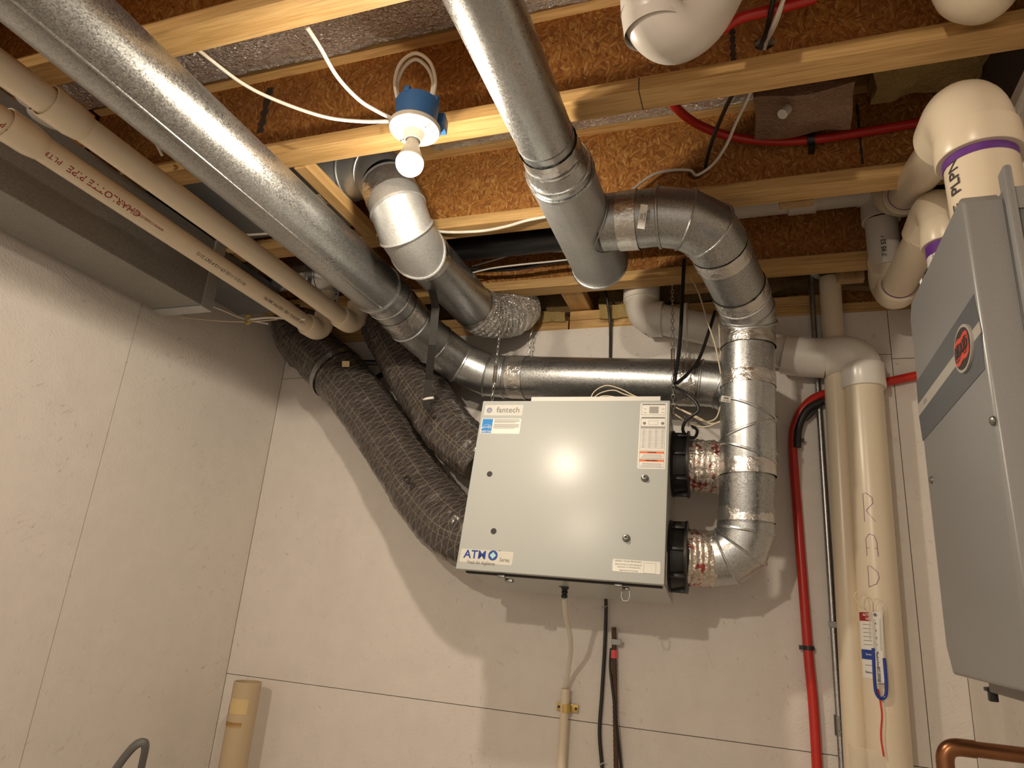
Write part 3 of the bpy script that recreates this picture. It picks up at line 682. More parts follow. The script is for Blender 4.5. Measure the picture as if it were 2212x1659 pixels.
dt(lb, 'fantech', .0265, 1098, 886, 'ink_grey', sx=.97)
bm = nb(); x, z = hl(1057.5, 886.5)
for ring, n, s in ((.0025, 6, .0007), (.0045, 10, .0009), (.0065, 14, .0010), (.0085, 18, .0009)):
    for k in range(n): a = 2*PI*k/n+ring*100; disc(bm, hp(x+ring*math.cos(a), -.0008, z+ring*math.sin(a)), -HY, s, .0004, 8)
part('dotted_emblem', bm, 'navy', lb, 'ring of blue dots')
lb, (x0, x1, z0, z1) = plate(1042, 904, 1122, 937.5, 'label_white', 'energy_label', 'white and blue energy label')
bm = nb(); drect(bm, x0+.003, x0+.036, z0+.010, z1-.002); part('blue_panel', bm, 'sky_blue', lb)
bm = nb(); drect(bm, x0+.003, x0+.036, z0+.002, z0+.009); part('blue_strip', bm, 'sky_blue', lb)
part('lettering', txt('ENERGY STAR', .0066, on_plane(hp(x0+.0195, -.0014, z0+.0055), HX, HZ, -HY), .0001, 'CENTER', .8), 'label_white', lb)
part('lettering', txt('energy', .0100, on_plane(hp(x0+.016, -.0014, z0+.0215), HX*.97+HZ*.24, -HX*.24+HZ*.97, -HY), 0, 'CENTER', .95), 'label_white', lb)
bm = nb(); cx, cz = x0+.0290, z0+.0215
pts = [hp(cx+(.0062 if k % 2 == 0 else .0026)*math.sin(k*PI/5), -.0012, cz+(.0062 if k % 2 == 0 else .0026)*math.cos(k*PI/5)) for k in range(10)]
tube(bm, pts, .0005, 5, False, True); part('star', bm, 'label_white', lb)
bm = nb(); tube(bm, [hp(x0+.0195+.0150*math.cos(a), -.0012, z0+.013+.0175*math.sin(a)) for a in [PI*.06+PI*.88*k/16 for k in range(17)]], .0006, 5); part('arc', bm, 'label_white', lb)
bm = nb()
for k in range(10):
    if k == 4: continue
    zz = z1-.004-.0031*k; drect(bm, x0+.041, x1-.004-(.012 if k in (3, 9) else .003*random.random()), zz-.0006, zz+.0005)
part('small_print', bm, 'ink_grey', lb, 'lines of tiny print')
# the tall wiring and warning label
lb, (x0, x1, z0, z1) = plate(1384, 870.5, 1437, 1014, 'label_white', 'wiring_label', 'tall white wiring and warning label')
W_ = x1-x0; Hh = z1-z0; bm = nb(); bo = nb(); bg = nb()
def fr(b_, a, b, c, d_, t=.0006):
    for (q0, q1, q2, q3) in ((a, b, c, c+t), (a, b, d_-t, d_), (a, a+t, c, d_), (b-t, b, c, d_)): drect(b_, x0+q0*1, x0+q1, z0+q2, z0+q3)
fr(bm, .004, W_-.004, Hh*.81, Hh*.985); drect(bm, x0+.006, x0+W_-.006, z0+Hh*.965, z0+Hh*.98)
fr(bm, .004, W_-.004, Hh*.27, Hh*.775); drect(bm, x0+.006, x0+W_-.006, z0+Hh*.755, z0+Hh*.77)
bg2 = nb(); drect(bg2, x0+W_*.34, x0+W_*.68, z0+Hh*.835, z0+Hh*.94); part('printed_grey_square', bg2, 'mid_grey', lb); drect(bg, x0+.005, x0+W_-.005, z0+Hh*.60, z0+Hh*.635)
for sx_ in (.13, .80):
    for zz in (.90, .845): drect(bm, x0+W_*sx_, x0+W_*(sx_+.10), z0+Hh*zz, z0+Hh*(zz+.006))
    disc(bm, hp(x0+W_*(sx_+.05), -.0008, z0+Hh*.68), -HY, .0045, .0004, 20)
fr(bm, W_*.34, W_*.68, Hh*.66, Hh*.72, .0004)
for r_ in range(13):
    zz = z0+Hh*(.575-.0225*r_); drect(bm, x0+.006, x0+W_-.006, zz-.0002, zz+.0001)
    for c_ in range(4): drect(bm, x0+W_*(.12+.23*c_), x0+W_*(.12+.23*c_+.10), zz+.0010, zz+.0017)
for c_ in (1, 2, 3): drect(bm, x0+W_*(.03+.235*c_), x0+W_*(.03+.235*c_)+.0002, z0+Hh*.28, z0+Hh*.60)
for (a_, b_) in ((.145, .255), (.02, .135)):
    fr(bm, .004, W_-.004, Hh*a_, Hh*b_); drect(bo, x0+.0045, x0+W_-.0045, z0+Hh*(b_-.030), z0+Hh*b_)
    for k in range(4): drect(bm, x0+.008+.002*k, x0+W_-.008-.003*(k % 2), z0+Hh*(a_+.012+.016*k), z0+Hh*(a_+.012+.016*k)+.0007)
part('printed_frames', bm, 'ink_grey', lb); part('printed_grey_bar', bg, 'mid_grey', lb); part('orange_bars', bo, 'orange', lb)
part('lettering', txt('WARNING', .0052, on_plane(hp(x0+W_*.5, -.0013, z0+Hh*.240), HX, HZ, -HY), .0001), 'ink_black', lb)
part('lettering', txt('AVERTISSEMENT', .0048, on_plane(hp(x0+W_*.5, -.0013, z0+Hh*.120), HX, HZ, -HY), .0001), 'ink_black', lb)
# the series label, bottom left
lb, q = plate(997, 1185, 1106, 1222, 'label_cream', 'series_label', 'clear cream label reading ATMO Series')
dt(lb, 'ATM', .0325, 1002.5, 1197, 'navy', 'LEFT', .0005, sx=1.0)
x, z = hl(1065, 1200); bm = nb()
P_ = [hp(x+.0105*math.cos(2*PI*k/32), -.0010, z+.0115*math.sin(2*PI*k/32)) for k in range(32)]
bm2 = nb(); slab(bm2, [hp(x+.0137*math.cos(2*PI*k/32), -.0008, z+.0140*math.sin(2*PI*k/32)) for k in range(32)], -HY, .0005); part('letter_o', bm2, 'navy', lb, 'round navy letter O')
bm2 = nb(); slab(bm2, [hp(x+a, -.0013, z+b) for a, b in ((.0095, 0), (0, .0098), (-.0095, 0), (0, -.0098))], -HY, .0004); part('diamond', bm2, 'aqua', lb, 'pale aqua diamond')
dt(lb, 'TM', .0045, 1079, 1190, 'ink_grey'); dt(lb, 'Series', .0150, 1090, 1210, 'ink_grey', sx=.82); dt(lb, 'Fresh Air Appliance', .0128, 1039, 1216, 'ink_grey', sx=.80)
# product label, bottom right
lb, q = plate(1324, 1207, 1426, 1241, 'label_cream', 'product_label', 'clear cream label reading LEARN YOUR PRODUCT')
dt(lb, 'LEARN YOUR PRODUCT', .0066, 1357.5, 1213, 'mid_grey', sx=.98); dt(lb, 'DECOUVREZ VOTRE PRODUIT', .0052, 1357.5, 1220.3, 'mid_grey', sx=.98)
dt(lb, 'CONOCE TU PRODUCTO', .0052, 1358, 1226, 'mid_grey', sx=1.0); dt(lb, 'registration.fantech.app', .0052, 1357.5, 1232.5, 'mid_grey', sx=1.0)
bm = nb(); (xa, za), (xb, zb) = hl(1391, 1216), hl(1416, 1240)
fr0 = [(xa, xb, za, za+.0005), (xa, xb, zb, zb+.0005), (xa, xa+.0005, zb, za), (xb, xb+.0005, zb, za)]
for a, b, c, d_ in fr0: drect(bm, a, b, min(c, d_), max(c, d_))
part('printed_frame', bm, 'mid_grey', lb, 'thin empty square frame')
# bottom fittings
for px, py in ((1083, 1243), (1336, 1263)):
    bm = nb(); c0 = hd(px, py+2, .02); box(bm, c0, (.022, .010, .006), HR, .001); tube(bm, [c0-HX*.009+HZ*.003, c0+HX*.009+HZ*.003], .0025, 8); part('latch_keeper', bm, 'steel', hrv, 'small metal latch keeper')
bm = nb(); c0 = hd(1100, 1254, .05); box(bm, c0, (.022, .012, .010), HR, .001); tube(bm, [c0-HX*.012, c0+HX*.012], .004, 8); part('latch', bm, 'steel', hrv, 'closed latch at left')
bm = nb(); c0 = hd(1352, 1272, .055); box(bm, c0, (.018, .010, .008), HR, .001)
wp = [c0+HX*a+HZ*b for a, b in ((-.008, 0), (-.011, -.018), (-.006, -.030), (.006, -.030), (.011, -.018), (.008, 0))]; tube(bm, cr(wp, 5), .0013, 6); part('latch', bm, 'steel', hrv, 'open wire bail latch at right')
bm = nb(); c0 = hp(DW/2-.001, .050, -DH/2+.055)
slab(bm, [c0+HY*a+HZ*b+HX*.0005 for a, b in ((-.016, -.042), (.016, -.042), (.016, .042), (-.016, .042))], HX, .0006); part('side_label', bm, 'label_white', hrv, 'narrow white label on the side', False)
# collars and foil sleeves on the right side
for k, (zc, tgt, lab) in enumerate(((.128, V((-.095, 2.09, .435)), 'upper'), (-.148, V((-.130, 2.060, .168)), 'lower'))):
    cc = hp(DW/2-.004, .165, zc); bm = nb()
    lathe(bm, cc, HX, [(0, .098), (.008, .100), (.010, .094), (.030, .090), (.045, .088), (.046, .100), (.052, .100), (.054, .080)], 40)
    for a in range(8): box(bm, cc+HX*.026+(HY*math.cos(a*PI/4)+HZ*math.sin(a*PI/4))*.094, (.046, .012, .012), HR, .002)
    col = part('collar', bm, 'rubber', hrv, 'black plastic port collar')
    bm = nb(); a0 = cc+HX*.035; P_ = cr([a0, a0.lerp(tgt, .5), tgt], 12)
    tube(bm, P_, RD+.001, 48, False, wob=lambda L_, a, r: .004*noise.noise(V((math.cos(a)*4, math.sin(a)*4+k*9, L_*45)))+.0015*math.sin(L_*400))
    part('foil_sleeve', bm, 'foil_red', hrv, 'crinkled foil sleeve with red print')
for k, (zc, p) in enumerate(((.12, P2[2]), (-.150, P1[2]))):
    bm = nb(); cc = hp(-DW/2+.030, .165, zc); lathe(bm, cc, -HX, [(0, .095), (.03, .092), (.05, .080)], 40); part('collar', bm, 'rubber', hrv, 'black plastic port collar')
# ------------------------------------------------------------------ chains
def chain(label, top, bot, spring=True, s0=.5, s1=.62):
    top, bot = V(top), V(bot); t = thing('chain', label, 'chain', bot, 'hanging chains of the cabinet'); d = (bot-top); Ln = d.length; d.normalize(); u, v = frame(d)
    bm = nb(); pitch = .0175; n = int(Ln/pitch)
    for i in range(n):
        f = i/n
        if spring and s0 < f < s1: continue
        c = top+d*(pitch*(i+.5)); a = u if i % 2 else v; P_ = []
        for k in range(12):
            an = 2*PI*k/12; P_.append(c+d*(.0115*math.sin(an)*(1 if abs(math.sin(an)) > .6 else .95))+a*(.0048*math.cos(an)))
        tube(bm, P_, .0012, 5, False, True)
    part('links', bm, 'zinc', t, 'small zinc links')
    if spring:
        a, b = top+d*Ln*s0, top+d*Ln*s1; bm = nb(); K = 14; Q = [a.lerp(b, i/(K*10))+(u*math.cos(2*PI*i/10)+v*math.sin(2*PI*i/10))*.0055 for i in range(K*10+1)]
        tube(bm, Q, .0011, 5); part('spring', bm, 'rust', t, 'dark coil spring')
    bm = nb(); Q = [top+v*(.006*math.cos(x_))+V((0, 0, .008+.006*math.sin(x_))) for x_ in [-PI/2+1.7*PI*k/12 for k in range(13)]]; tube(bm, Q, .0016, 6); tube(bm, [top+V((0, 0, .012)), top+V((0, 0, .040))], .002, 6)
    part('screw_hook', bm, 'zinc', t); return t
cb1 = hp(-DW/2+.018, .035, DH/2-.008); cb2 = hp(DW/2+.006, .045, DH/2-.03)
chain('chain with a dark spring at the front left corner of the cabinet', (A(1087, 655, Y=2.125).x, 2.125, HC-.012), cb1, True, .66, .80)
chain('chain with a spring at the front right corner, beside the black cables', (A(1452, 660, Y=2.165).x, 2.165, HC-.012), cb2, True, .52, .68)
chain('rear left chain seen only above the level duct', (A(1145, 700, Y=2.2554).x, 2.285, ZT+.02), (A(1138, 770, Y=2.285).x, 2.285, .62), False)
chain('rear right chain seen above the level duct', (A(1484, 700, Y=2.2368).x, 2.285, ZT+.02), (A(1480, 760, Y=2.285).x, 2.285, .62), False)
chain('short slack chain piece beside the rear right chain', (A(1470, 735, Y=2.2182).x, 2.28, .93), (A(1472, 772, Y=2.28).x, 2.28, .70), False)
# ------------------------------------------------------------------ cables
def cable(label, pts, r, mat='cable', name='cable', cat='cable', group=None, n=8, flat=1.0, tail=()):
    bm = nb(); tube(bm, cr(pts, n)+list(tail), r, 10, True, flat=flat); return solo(name, bm, mat, label, cat, group)
cable('white flat cable sagging from the joist on the left to the lamp box', [A(428, 108, Z=1.10), A(520, 178, Z=1.075), A(600, 218, Z=1.06), A(700, 252, Z=1.04), A(780, 262, Z=1.03), A(842, 262, Z=1.025)], .0042)
cable('white flat cable dropping steeply from the foil to the lamp box', [A(664, 60, Z=1.10), A(690, 100, Z=1.09), A(728, 165, Z=1.07), A(775, 215, Z=1.05), A(815, 240, Z=1.04), A(845, 255, Z=1.03)], .0046)
for k, (dx, dy, lab) in enumerate(((0, 0, 'outer of two cable loops rising above the blue lamp box'), (5, 13, 'inner of two cable loops rising above the blue lamp box'))):
    cable(lab, [A(858+dx*.6, 215, Z=1.08), A(853+dx, 175+dy*.6, Z=1.12), A(866+dx, 135+dy, Z=1.15), A(897, 115+dy, Z=1.165), A(927-dx, 132+dy, Z=1.15), A(940-dx, 168+dy*.6, Z=1.12), A(937-dx, 205, Z=1.09)], .0042)
cable('white cable between the middle duct and the tee, hanging under a joist', [A(900, 482, Z=1.095), A(950, 500, Z=1.082), A(1030, 500, Z=1.075), A(1090, 490, Z=1.075), A(1140, 476, Z=1.08), A(1200, 465, Z=1.09)], .0045)
c3 = [A(1340, 432, Y=1.68), A(1372, 405, Y=1.67), A(1410, 378, Y=1.67), A(1450, 368, Y=1.675), A(1490, 368, Y=1.68), A(1506, 378, Y=1.672), A(1540, 355, Y=1.66), A(1568, 315, Y=1.60), A(1590, 265, Y=1.52), A(1618, 206, Y=1.42), A(1640, 150, Y=1.32), A(1655, 92, Y=1.262), A(1672, 50, Y=1.18), A(1700, -20, Y=1.10)]
cable('white cable threading through the web hole and up behind the joist', c3, .0042)
cable('second white cable at the upper web hole, beside the black one', [A(1652, 96, Y=1.262), A(1675, 55, Y=1.20), A(1690, 10, Y=1.15), A(1698, -30, Y=1.10)], .0035)
cable('black cable passing through both web holes in front of the red hose', [A(1522, 372, Y=1.69), A(1528, 340, Y=1.65), A(1540, 300, Y=1.58), A(1560, 250, Y=1.50), A(1582, 205, Y=1.40), A(1620, 150, Y=1.33), A(1646, 95, Y=1.262), A(1660, 50, Y=1.19), A(1674, -20, Y=1.11)], .0052, 'cable_black')
cable('thin white cable along the dark joist bay left of the tee', [A(1020, 575, Z=1.16), A(1080, 558, Z=1.16), A(1130, 545, Z=1.16), A(1225, 543, Z=1.16)], .003)
cable('bundle of black cable along the dark joist bay', [A(1005, 580, Z=1.14), A(1060, 583, Z=1.13), A(1120, 580, Z=1.13), A(1180, 568, Z=1.13), A(1240, 560, Z=1.13)], .007, 'cable_black')
cable('thin cream cable over the black bundle', [A(1010, 592, Z=1.12), A(1060, 580, Z=1.12), A(1120, 572, Z=1.12), A(1180, 566, Z=1.12), A(1235, 560, Z=1.12)], .003)
cable('short white cable below the bay, left of the diagonal duct', [A(470, 497, Z=1.08), A(500, 506, Z=1.075), A(540, 507, Z=1.075), A(600, 503, Z=1.08)], .004)
cable('white cable bit behind the diagonal duct at upper left', [A(322, 295, Z=1.10), A(338, 312, Z=1.09), A(350, 335, Z=1.09)], .004)
cable('thin white wire below the trunk duct end, running to the yellow clip', [A(340, 672, Y=1.68), A(400, 685, Y=1.75), A(460, 692, Y=1.82), A(530, 695, Y=1.86), A(600, 690, Y=1.88)], .0022, 'wire_cream')
cable('upper thin white wire from the trunk duct to the yellow clip', [A(442, 655, Y=1.72), A(480, 670, Y=1.78), A(525, 688, Y=1.86), A(580, 700, Y=1.90)], .0025, 'cable')
cable('middle thin wire bundle right of the yellow clip', [A(540, 690, Y=1.86), A(580, 686, Y=1.85), A(620, 688, Y=1.82), A(660, 690, Y=1.82)], .004, 'cable')
bm = nb(); tube(bm, [A(537, 690, Y=1.86)+V((.014*math.cos(a), 0, .016*math.sin(a))) for a in [2*PI*k/20 for k in range(20)]], .004, 8, False, True); solo('cable_clip', bm, 'yellow_metal', 'yellow clip holding thin wires at the corner of the left wall', 'clip')
# cables next to the cabinet
cable('thick black cable hanging straight down by the right chain', [A(1478, 560, Y=2.10), A(1474, 640, Y=2.10), A(1470, 720, Y=2.08), A(1464, 780, Y=2.05), A(1455, 832, Y=2.02)], .0062, 'cable_black')
cable('black cable curving from behind the slanted duct to the chain', [A(1545, 672, Y=2.15), A(1530, 720, Y=2.14), A(1510, 775, Y=2.12), A(1485, 808, Y=2.06), A(1462, 828, Y=2.03)], .0055, 'cable_black')
cable('black power cord looping beside the cabinet corner', [A(1452, 833, Y=2.02), A(1478, 848, Y=1.99), A(1502, 868, Y=1.98), A(1508, 888, Y=1.98), A(1485, 905, Y=1.99), A(1475, 925, Y=2.0), A(1482, 940, Y=2.02), A(1500, 945, Y=2.04), A(1506, 930, Y=2.06), A(1495, 920, Y=2.08)], .0048, 'cable_black', 'power_cord')
for k, pts in enumerate(([(1273, 866), (1285, 845), (1310, 833), (1340, 840), (1370, 855), (1400, 866)], [(1277, 866), (1295, 850), (1325, 843), (1350, 852), (1390, 863)], [(1284, 866), (1300, 856), (1325, 857), (1345, 864)])):
    cable(['tallest', 'middle', 'lowest'][k]+' of the cream wire loops on top of the cabinet', [A(a, b, Y=2.00) for a, b in pts], .0019, 'wire_cream', 'control_wire', 'wire', 'cream control wires on the cabinet')
for k, pts in enumerate(([(1460, 880), (1490, 895), (1520, 910), (1545, 905), (1556, 880), (1562, 855)], [(1458, 895), (1490, 915), (1525, 922), (1560, 908)], [(1470, 884), (1505, 900), (1535, 915), (1556, 912)])):
    cable(['cream wire curving up from the cabinet corner to the tag on the upright duct', 'lowest cream wire between cabinet and upright duct', 'middle cream wire between cabinet and upright duct'][k], [A(a, b, Y=2.02) for a, b in pts], .0022, 'wire_cream', 'control_wire', 'wire')
cable('cream wire hanging left of the slanted duct', [A(1488, 590, Y=2.14), A(1510, 635, Y=2.12), A(1530, 700, Y=2.10), A(1545, 745, Y=2.08), A(1556, 800, Y=2.07), A(1562, 850, Y=2.07)], .0026, 'wire_cream', 'control_wire', 'wire')
cable('second cream wire close to the upright duct', [A(1553, 700, Y=2.10), A(1556, 750, Y=2.09), A(1561, 800, Y=2.08)], .0022, 'wire_cream', 'control_wire', 'wire')
cable('thin black cable down the back wall between the chains', [A(1305, 610, Y=2.2741), A(1312, 650, Y=2.2834), A(1318, 700, Y=2.3114), A(1318, 775, Y=2.3207)], .005, 'cable_black')
# ------------------------------------------------------------------ webbing strap
bm = nb(); sp = [V((-.998, 1.75, 1.10)), A(941, 665, Y=1.745), A(934, 745, Y=1.79), A(926, 820, Y=1.90), A(922, 862, Y=1.93)]
for i in range(len(sp)-1):
    a, b = sp[i], sp[i+1]; d = (b-a).normalized(); s_ = V((1, .25, 0)).normalized()*.0125; nn = d.cross(s_).normalized(); slab(bm, [a-s_, a+s_, b+s_, b-s_], nn, .0025)
t = thing('hanging_strap', 'black webbing strap hanging in front of the duct elbow', 'strap', sp[-1]); part('webbing', bm, 'webbing', t, None, False)
bm = nb(); c0 = sp[-1]; tube(bm, [c0-V((.012, 0, 0)), c0+V((.026, -.006, .002))], .0045, 10); part('pin', bm, 'label_white', t, 'white pin at the lower end')
bm = nb(); a = sp[-1]; slab(bm, [a+V((-.012, 0, 0)), a+V((.012, 0, 0)), a+V((.010, .02, -.032)), a+V((-.018, .02, -.028))], (0, -1, 0), .003); part('folded_end', bm, 'webbing', t, None, False)
# black hanger of the flexible ducts near the wall
bm = nb(); tube(bm, [A(770, 783, Y=2.2), A(850, 784, Y=2.26)], .011, 6); tube(bm, [A(800, 826, Y=2.2), A(845, 795, Y=2.26)], .012, 6)
solo('hanger_bracket', bm, 'rubber', 'black bracket between the two flexible ducts', 'bracket', smooth=False)
# perforated hangers
def hanger(label, a, b, w_=.010):
    a, b = V(a), V(b); bm = nb(); d = (b-a).normalized(); s_ = V((1, 0, 0))*w_; n_ = d.cross(s_).normalized(); slab(bm, [a-s_, a+s_, b+s_, b-s_], n_, .0012)
    t = thing('perforated_hanger', label, 'pipe hanger', b, 'perforated pipe hangers'); part('band', bm, 'galv_old', t, None, False); bm = nb(); k = max(2, int((b-a).length/.03))
    for i in range(k): c = a.lerp(b, (i+.5)/k); disc(bm, c-V((0, .0022, 0)), (0, -1, 0), .0035, .0005, 10)
    part('punched_hole', bm, 'ink_black', t)
hanger('punched metal hanger above the middle of the upper plastic pipe', A(670, 596, Y=1.88), A(664, 640, Y=1.84))
hanger('punched metal hanger near the far end of the upper plastic pipe', A(730, 615, Y=1.98), A(722, 672, Y=1.95))
# ------------------------------------------------------------------ drain and vent pipes at right
def rpipe(bm, pts, r, seg=36, n=6, caps=True): tube(bm, cr(pts, n) if len(pts) > 2 else pts, r, seg, caps)
def corner(a, b, c, rad, n=8):                            # rounded corner at b
    a, b, c = V(a), V(b), V(c); d1 = (a-b).normalized(); d2 = (c-b).normalized(); p, q = b+d1*rad, b+d2*rad
    return [((1-t)**2)*p+2*t*(1-t)*b+t*t*q for t in [i/n for i in range(n+1)]]
RP = .0545
rx, ry = .3215, 2.2601
rad = thing('radon_pipe', 'thick cream plastic pipe standing at the back wall, with a white elbow on top', 'pipe', (rx, ry, FZ))
tilt = V((-.004, 0, 0))
bm = nb(); tube(bm, [(rx-.028, ry, FZ), (rx, ry, .7456)], RP, 44); part('pipe', bm, 'pvc', rad)
top = V((rx, ry, .7456)); c1 = V((rx, ry, .925)); c2 = V((.02, ry+.005, .905)); c3_ = V((-.36, ry, 1.03))
q2 = A(1745, 745, Y=ry); q3 = A(1700, 738, Y=ry)
bm = nb(); lathe(bm, (rx, ry, .7223), (0, 0, 1), [(0, RP), (0, RP+.008), (.003, RP+.010), (.075, RP+.008), (.078, RP+.003)], 44, caps=False)
e = corner(top, (rx, ry, .853), (.186, ry, .825), .085); tube(bm, [top]+e+[V((.200, ry, .825))], RP+.006, 44)
lathe(bm, (.219, ry, .8286), (-1, 0, .10), [(0, RP+.006), (.001, RP+.010), (.06, RP+.009), (.062, RP)], 44, caps=False)
part('elbow', bm, 'pvc_white', rad, 'glossy white elbow')
bm = nb(); lathe(bm, (.168, ry, .832), (-1, 0, .22), [(0, RP+.001), (.002, RP+.010), (.075, RP+.010), (.078, RP+.001)], 44, caps=False)
part('coupling', bm, 'pvc_white', rad, 'white coupling')
a, b = V((.168, ry, .832)), V((-.255, ry, .983)); b2 = A(1430, 690, Y=ry)
bm = nb(); tube(bm, [a, V((.019, ry, .881)), V((-.037, ry, .918)), b2], RP, 44); part('level_pipe', bm, 'pvc_white', rad)
bm = nb(); cpl = A(1420, 690, Y=ry); tube(bm, [cpl+V((-.03, 0, .003)), cpl+V((.02, 0, 0))], RP+.009, 44); part('coupling', bm, 'pvc_white', rad); bm = nb(); cp2 = A(1483, 696, Y=ry); tube(bm, [cp2-V((.005, 0, 0)), cp2+V((.005, 0, 0))], RP+.014, 44); part('coupling', bm, 'pvc_white', rad, 'white coupling at left')
up = A(1388, 640, Y=ry); bm = nb(); e = corner(cpl, V((up.x-.004, ry, cpl.z+.0)), up+V((0, 0, .2)), .075); tube(bm, [cpl]+e+[V((up.x-.004, ry, cpl.z+.10))], RP+.004, 44); lathe(bm, (up.x-.004, ry, cpl.z+.075), (0, 0, 1), [(0, RP+.010), (.06, RP+.010), (.062, RP)], 44); tube(bm, [(up.x-.004, ry, cpl.z+.1), (up.x-.004, ry, ST)], RP-.004, 36)
part('elbow', bm, 'pvc_white', rad, 'white elbow turning up into the joist bay')
# hand lettering R A D
def stroke(bm, f, pts, r=.0009): tube(bm, [f(a, b, .5) for a, b in pts], r, 5)
def zr(px, py): return A(px, py, Y=ry-RP).z
def onrad(z, ang): xc = rx-.028*(.7456-z)/2.29; return V((xc+math.sin(ang)*(RP+.0006), ry-math.cos(ang)*(RP+.0006), z))
L_ = {'R': [[(0, -1), (.0, 1), (.35, 1.05), (.85, .7), (.9, .3), (.3, -.15), (.2, -.2), (1.0, -1)]], 'A': [[(0, -1), (0, .6), (.35, 1), (.8, .85), (1, .3), (1.05, -1)], [(0, -.25), (1, -.3)]],
      'D': [[(0, -1), (0, 1), (.3, .95), (.9, .4), (1.0, -.1), (.7, -.7), (0, -1)]], 'O': [[(.5, -1), (0, 0), (.5, 1), (1, .1), (.5, -1)]]}
for s, (pa, pb), px in (('R', (1066, 1126), 1873), ('A', (1153, 1201), 1880), ('D', (1222, 1268), 1884)):
    za, zb = zr(px, pb), zr(px, pa); zm, hz = (za+zb)/2, (zb-za)/2; bm = nb()
    for st_ in L_[s]: tube(bm, [onrad(zm+hz*y_, -.52+.50*x_) for x_, y_ in st_], .0008, 5)
    part('hand_lettering', bm, 'ink_purple', rad, 'purple handwritten letter '+s)
# clear tape around both pipes at the bottom
bm = nb()
zt = zr(1900, 1640)
tube(bm, [(rx-.055, ry, zt-.05), (rx-.052, ry, zt+.02)], RP+.004, 40, False); tp = part('clear_tape', bm, 'clear_tape', rad, 'clear tape at the bottom')
# slim pipe behind
bm = nb(); sx_ = A(1815, 900, Y=2.2741).x; R3 = .040
slim = thing('pvc_pipe', 'slimmer cream pipe left of the thick one, with a round white flange on top', 'pipe', (sx_, 2.2834, FZ))
tube(bm, [(sx_-.035, 2.2862, FZ), (sx_, 2.2862, 1.12)], .0335, 36); part('pipe', bm, 'pvc', slim)
bm = nb(); zt = A(1805, 605, Y=2.2741).z; lathe(bm, (sx_, 2.2862, 1.145), (0, 0, 1), [(0, .036), (.001, .058), (.010, .064), (.012, .064), (.013, .036)], 40, caps=False); part('flange', bm, 'pvc_white', slim, 'round white flange')
# manometer and sticker on the radon pipe
def rp_(px, py): 
    z = zr(px, py); p = A(px, py, Y=ry-RP); xc = rx-.028*(.7456-z)/2.29; a = math.asin(max(-.98, min(.98, (p.x-xc)/(RP)))); return a, z
man = thing('pressure_gauge', 'u-tube pressure gauge with blue liquid taped on the thick pipe', 'gauge', (rx-.02, ry-RP-.01, zr(1900, 1510)))
yg = ry-RP-.010
def mg(px, py, y=yg): return A(px, py, Y=y)
bm = nb(); q = [mg(1883, 1322), mg(1906, 1322), mg(1910, 1475), mg(1892, 1475)]; slab(bm, q, (0, -1, 0), .004); part('scale_plate', bm, 'label_white', man, 'white scale plate', False)
bm = nb(); tp_ = [mg(1886, 1400, yg-.004), mg(1890, 1480, yg-.004), mg(1896, 1503, yg-.004), mg(1906, 1509, yg-.004), mg(1914, 1500, yg-.004), mg(1914, 1470, yg-.004), mg(1910, 1422, yg-.004)]
tube(bm, cr(tp_, 6), .0042, 10); part('liquid_column', bm, 'blue_liquid', man, 'dark blue liquid')
bm = nb(); tube(bm, [mg(1886, 1399, yg-.004), mg(1881, 1318, yg-.004)], .0036, 8); tube(bm, [mg(1910, 1421, yg-.004), mg(1903, 1310, yg-.004)], .0036, 8); tube(bm, cr([mg(1909, 1325), mg(1906, 1300), mg(1892, 1292), mg(1883, 1305), mg(1885, 1322)], 6), .0014, 6); part('clear_tube', bm, 'clear_tube', man)
bm = nb(); tube(bm, cr([mg(1873, 1312), mg(1858, 1306), mg(1846, 1290), mg(1852, 1278), mg(1866, 1280), mg(1876, 1300), mg(1878, 1380)], 6), .0013, 6); part('loop_tube', bm, 'wire_cream', man, 'yellowish tube loop')
bm = nb()
for k in range(24): a, b = mg(1886.5+.28*k/2, 1338+k*2.9, yg-.0045), mg(1891+.28*k/2, 1338+k*2.9, yg-.0045); tube(bm, [a, b], .0003, 4)
for k in range(24): a, b = mg(1899+.25*k/2, 1338+k*2.9, yg-.0045), mg(1903+.25*k/2, 1338+k*2.9, yg-.0045); tube(bm, [a, b], .0003, 4)
for k, s in enumerate('43210'): merge(bm, txt(s, .007, on_plane(mg(1891+k*1.2, 1347+k*15.5, yg-.0044), (1, 0, 0), (0, 0, 1), (0, -1, 0)), .0001))
merge(bm, txt('RadonAway', .0085, on_plane(mg(1896, 1427, yg-.0044), (0, 0, -1), (1, 0, 0), (0, -1, 0)), .0001)); merge(bm, txt('EASY READ', .006, on_plane(mg(1900, 1454, yg-.0044), (0, 0, -1), (1, 0, 0), (0, -1, 0)), .0001)); merge(bm, txt('MANOMETER', .0045, on_plane(mg(1896, 1454, yg-.0044), (0, 0, -1), (1, 0, 0), (0, -1, 0))))
part('scale_lettering', bm, 'ink_black', man, 'black scale marks and lettering')
bm = nb(); disc(bm, mg(1890, 1328, yg-.004), (0, -1, 0), .0042, .002, 16); disc(bm, mg(1899, 1470, yg-.004), (0, -1, 0), .0042, .002, 16); part('screw', bm, 'steel', man)
bm = nb(); tube(bm, cr([mg(1896, 1488), mg(1901, 1512), mg(1905, 1545), mg(1903, 1590), mg(1909, 1634)], 6), .0022, 6, flat=.5); part('ribbon', bm, 'red_string', man, 'dangling red ribbon')
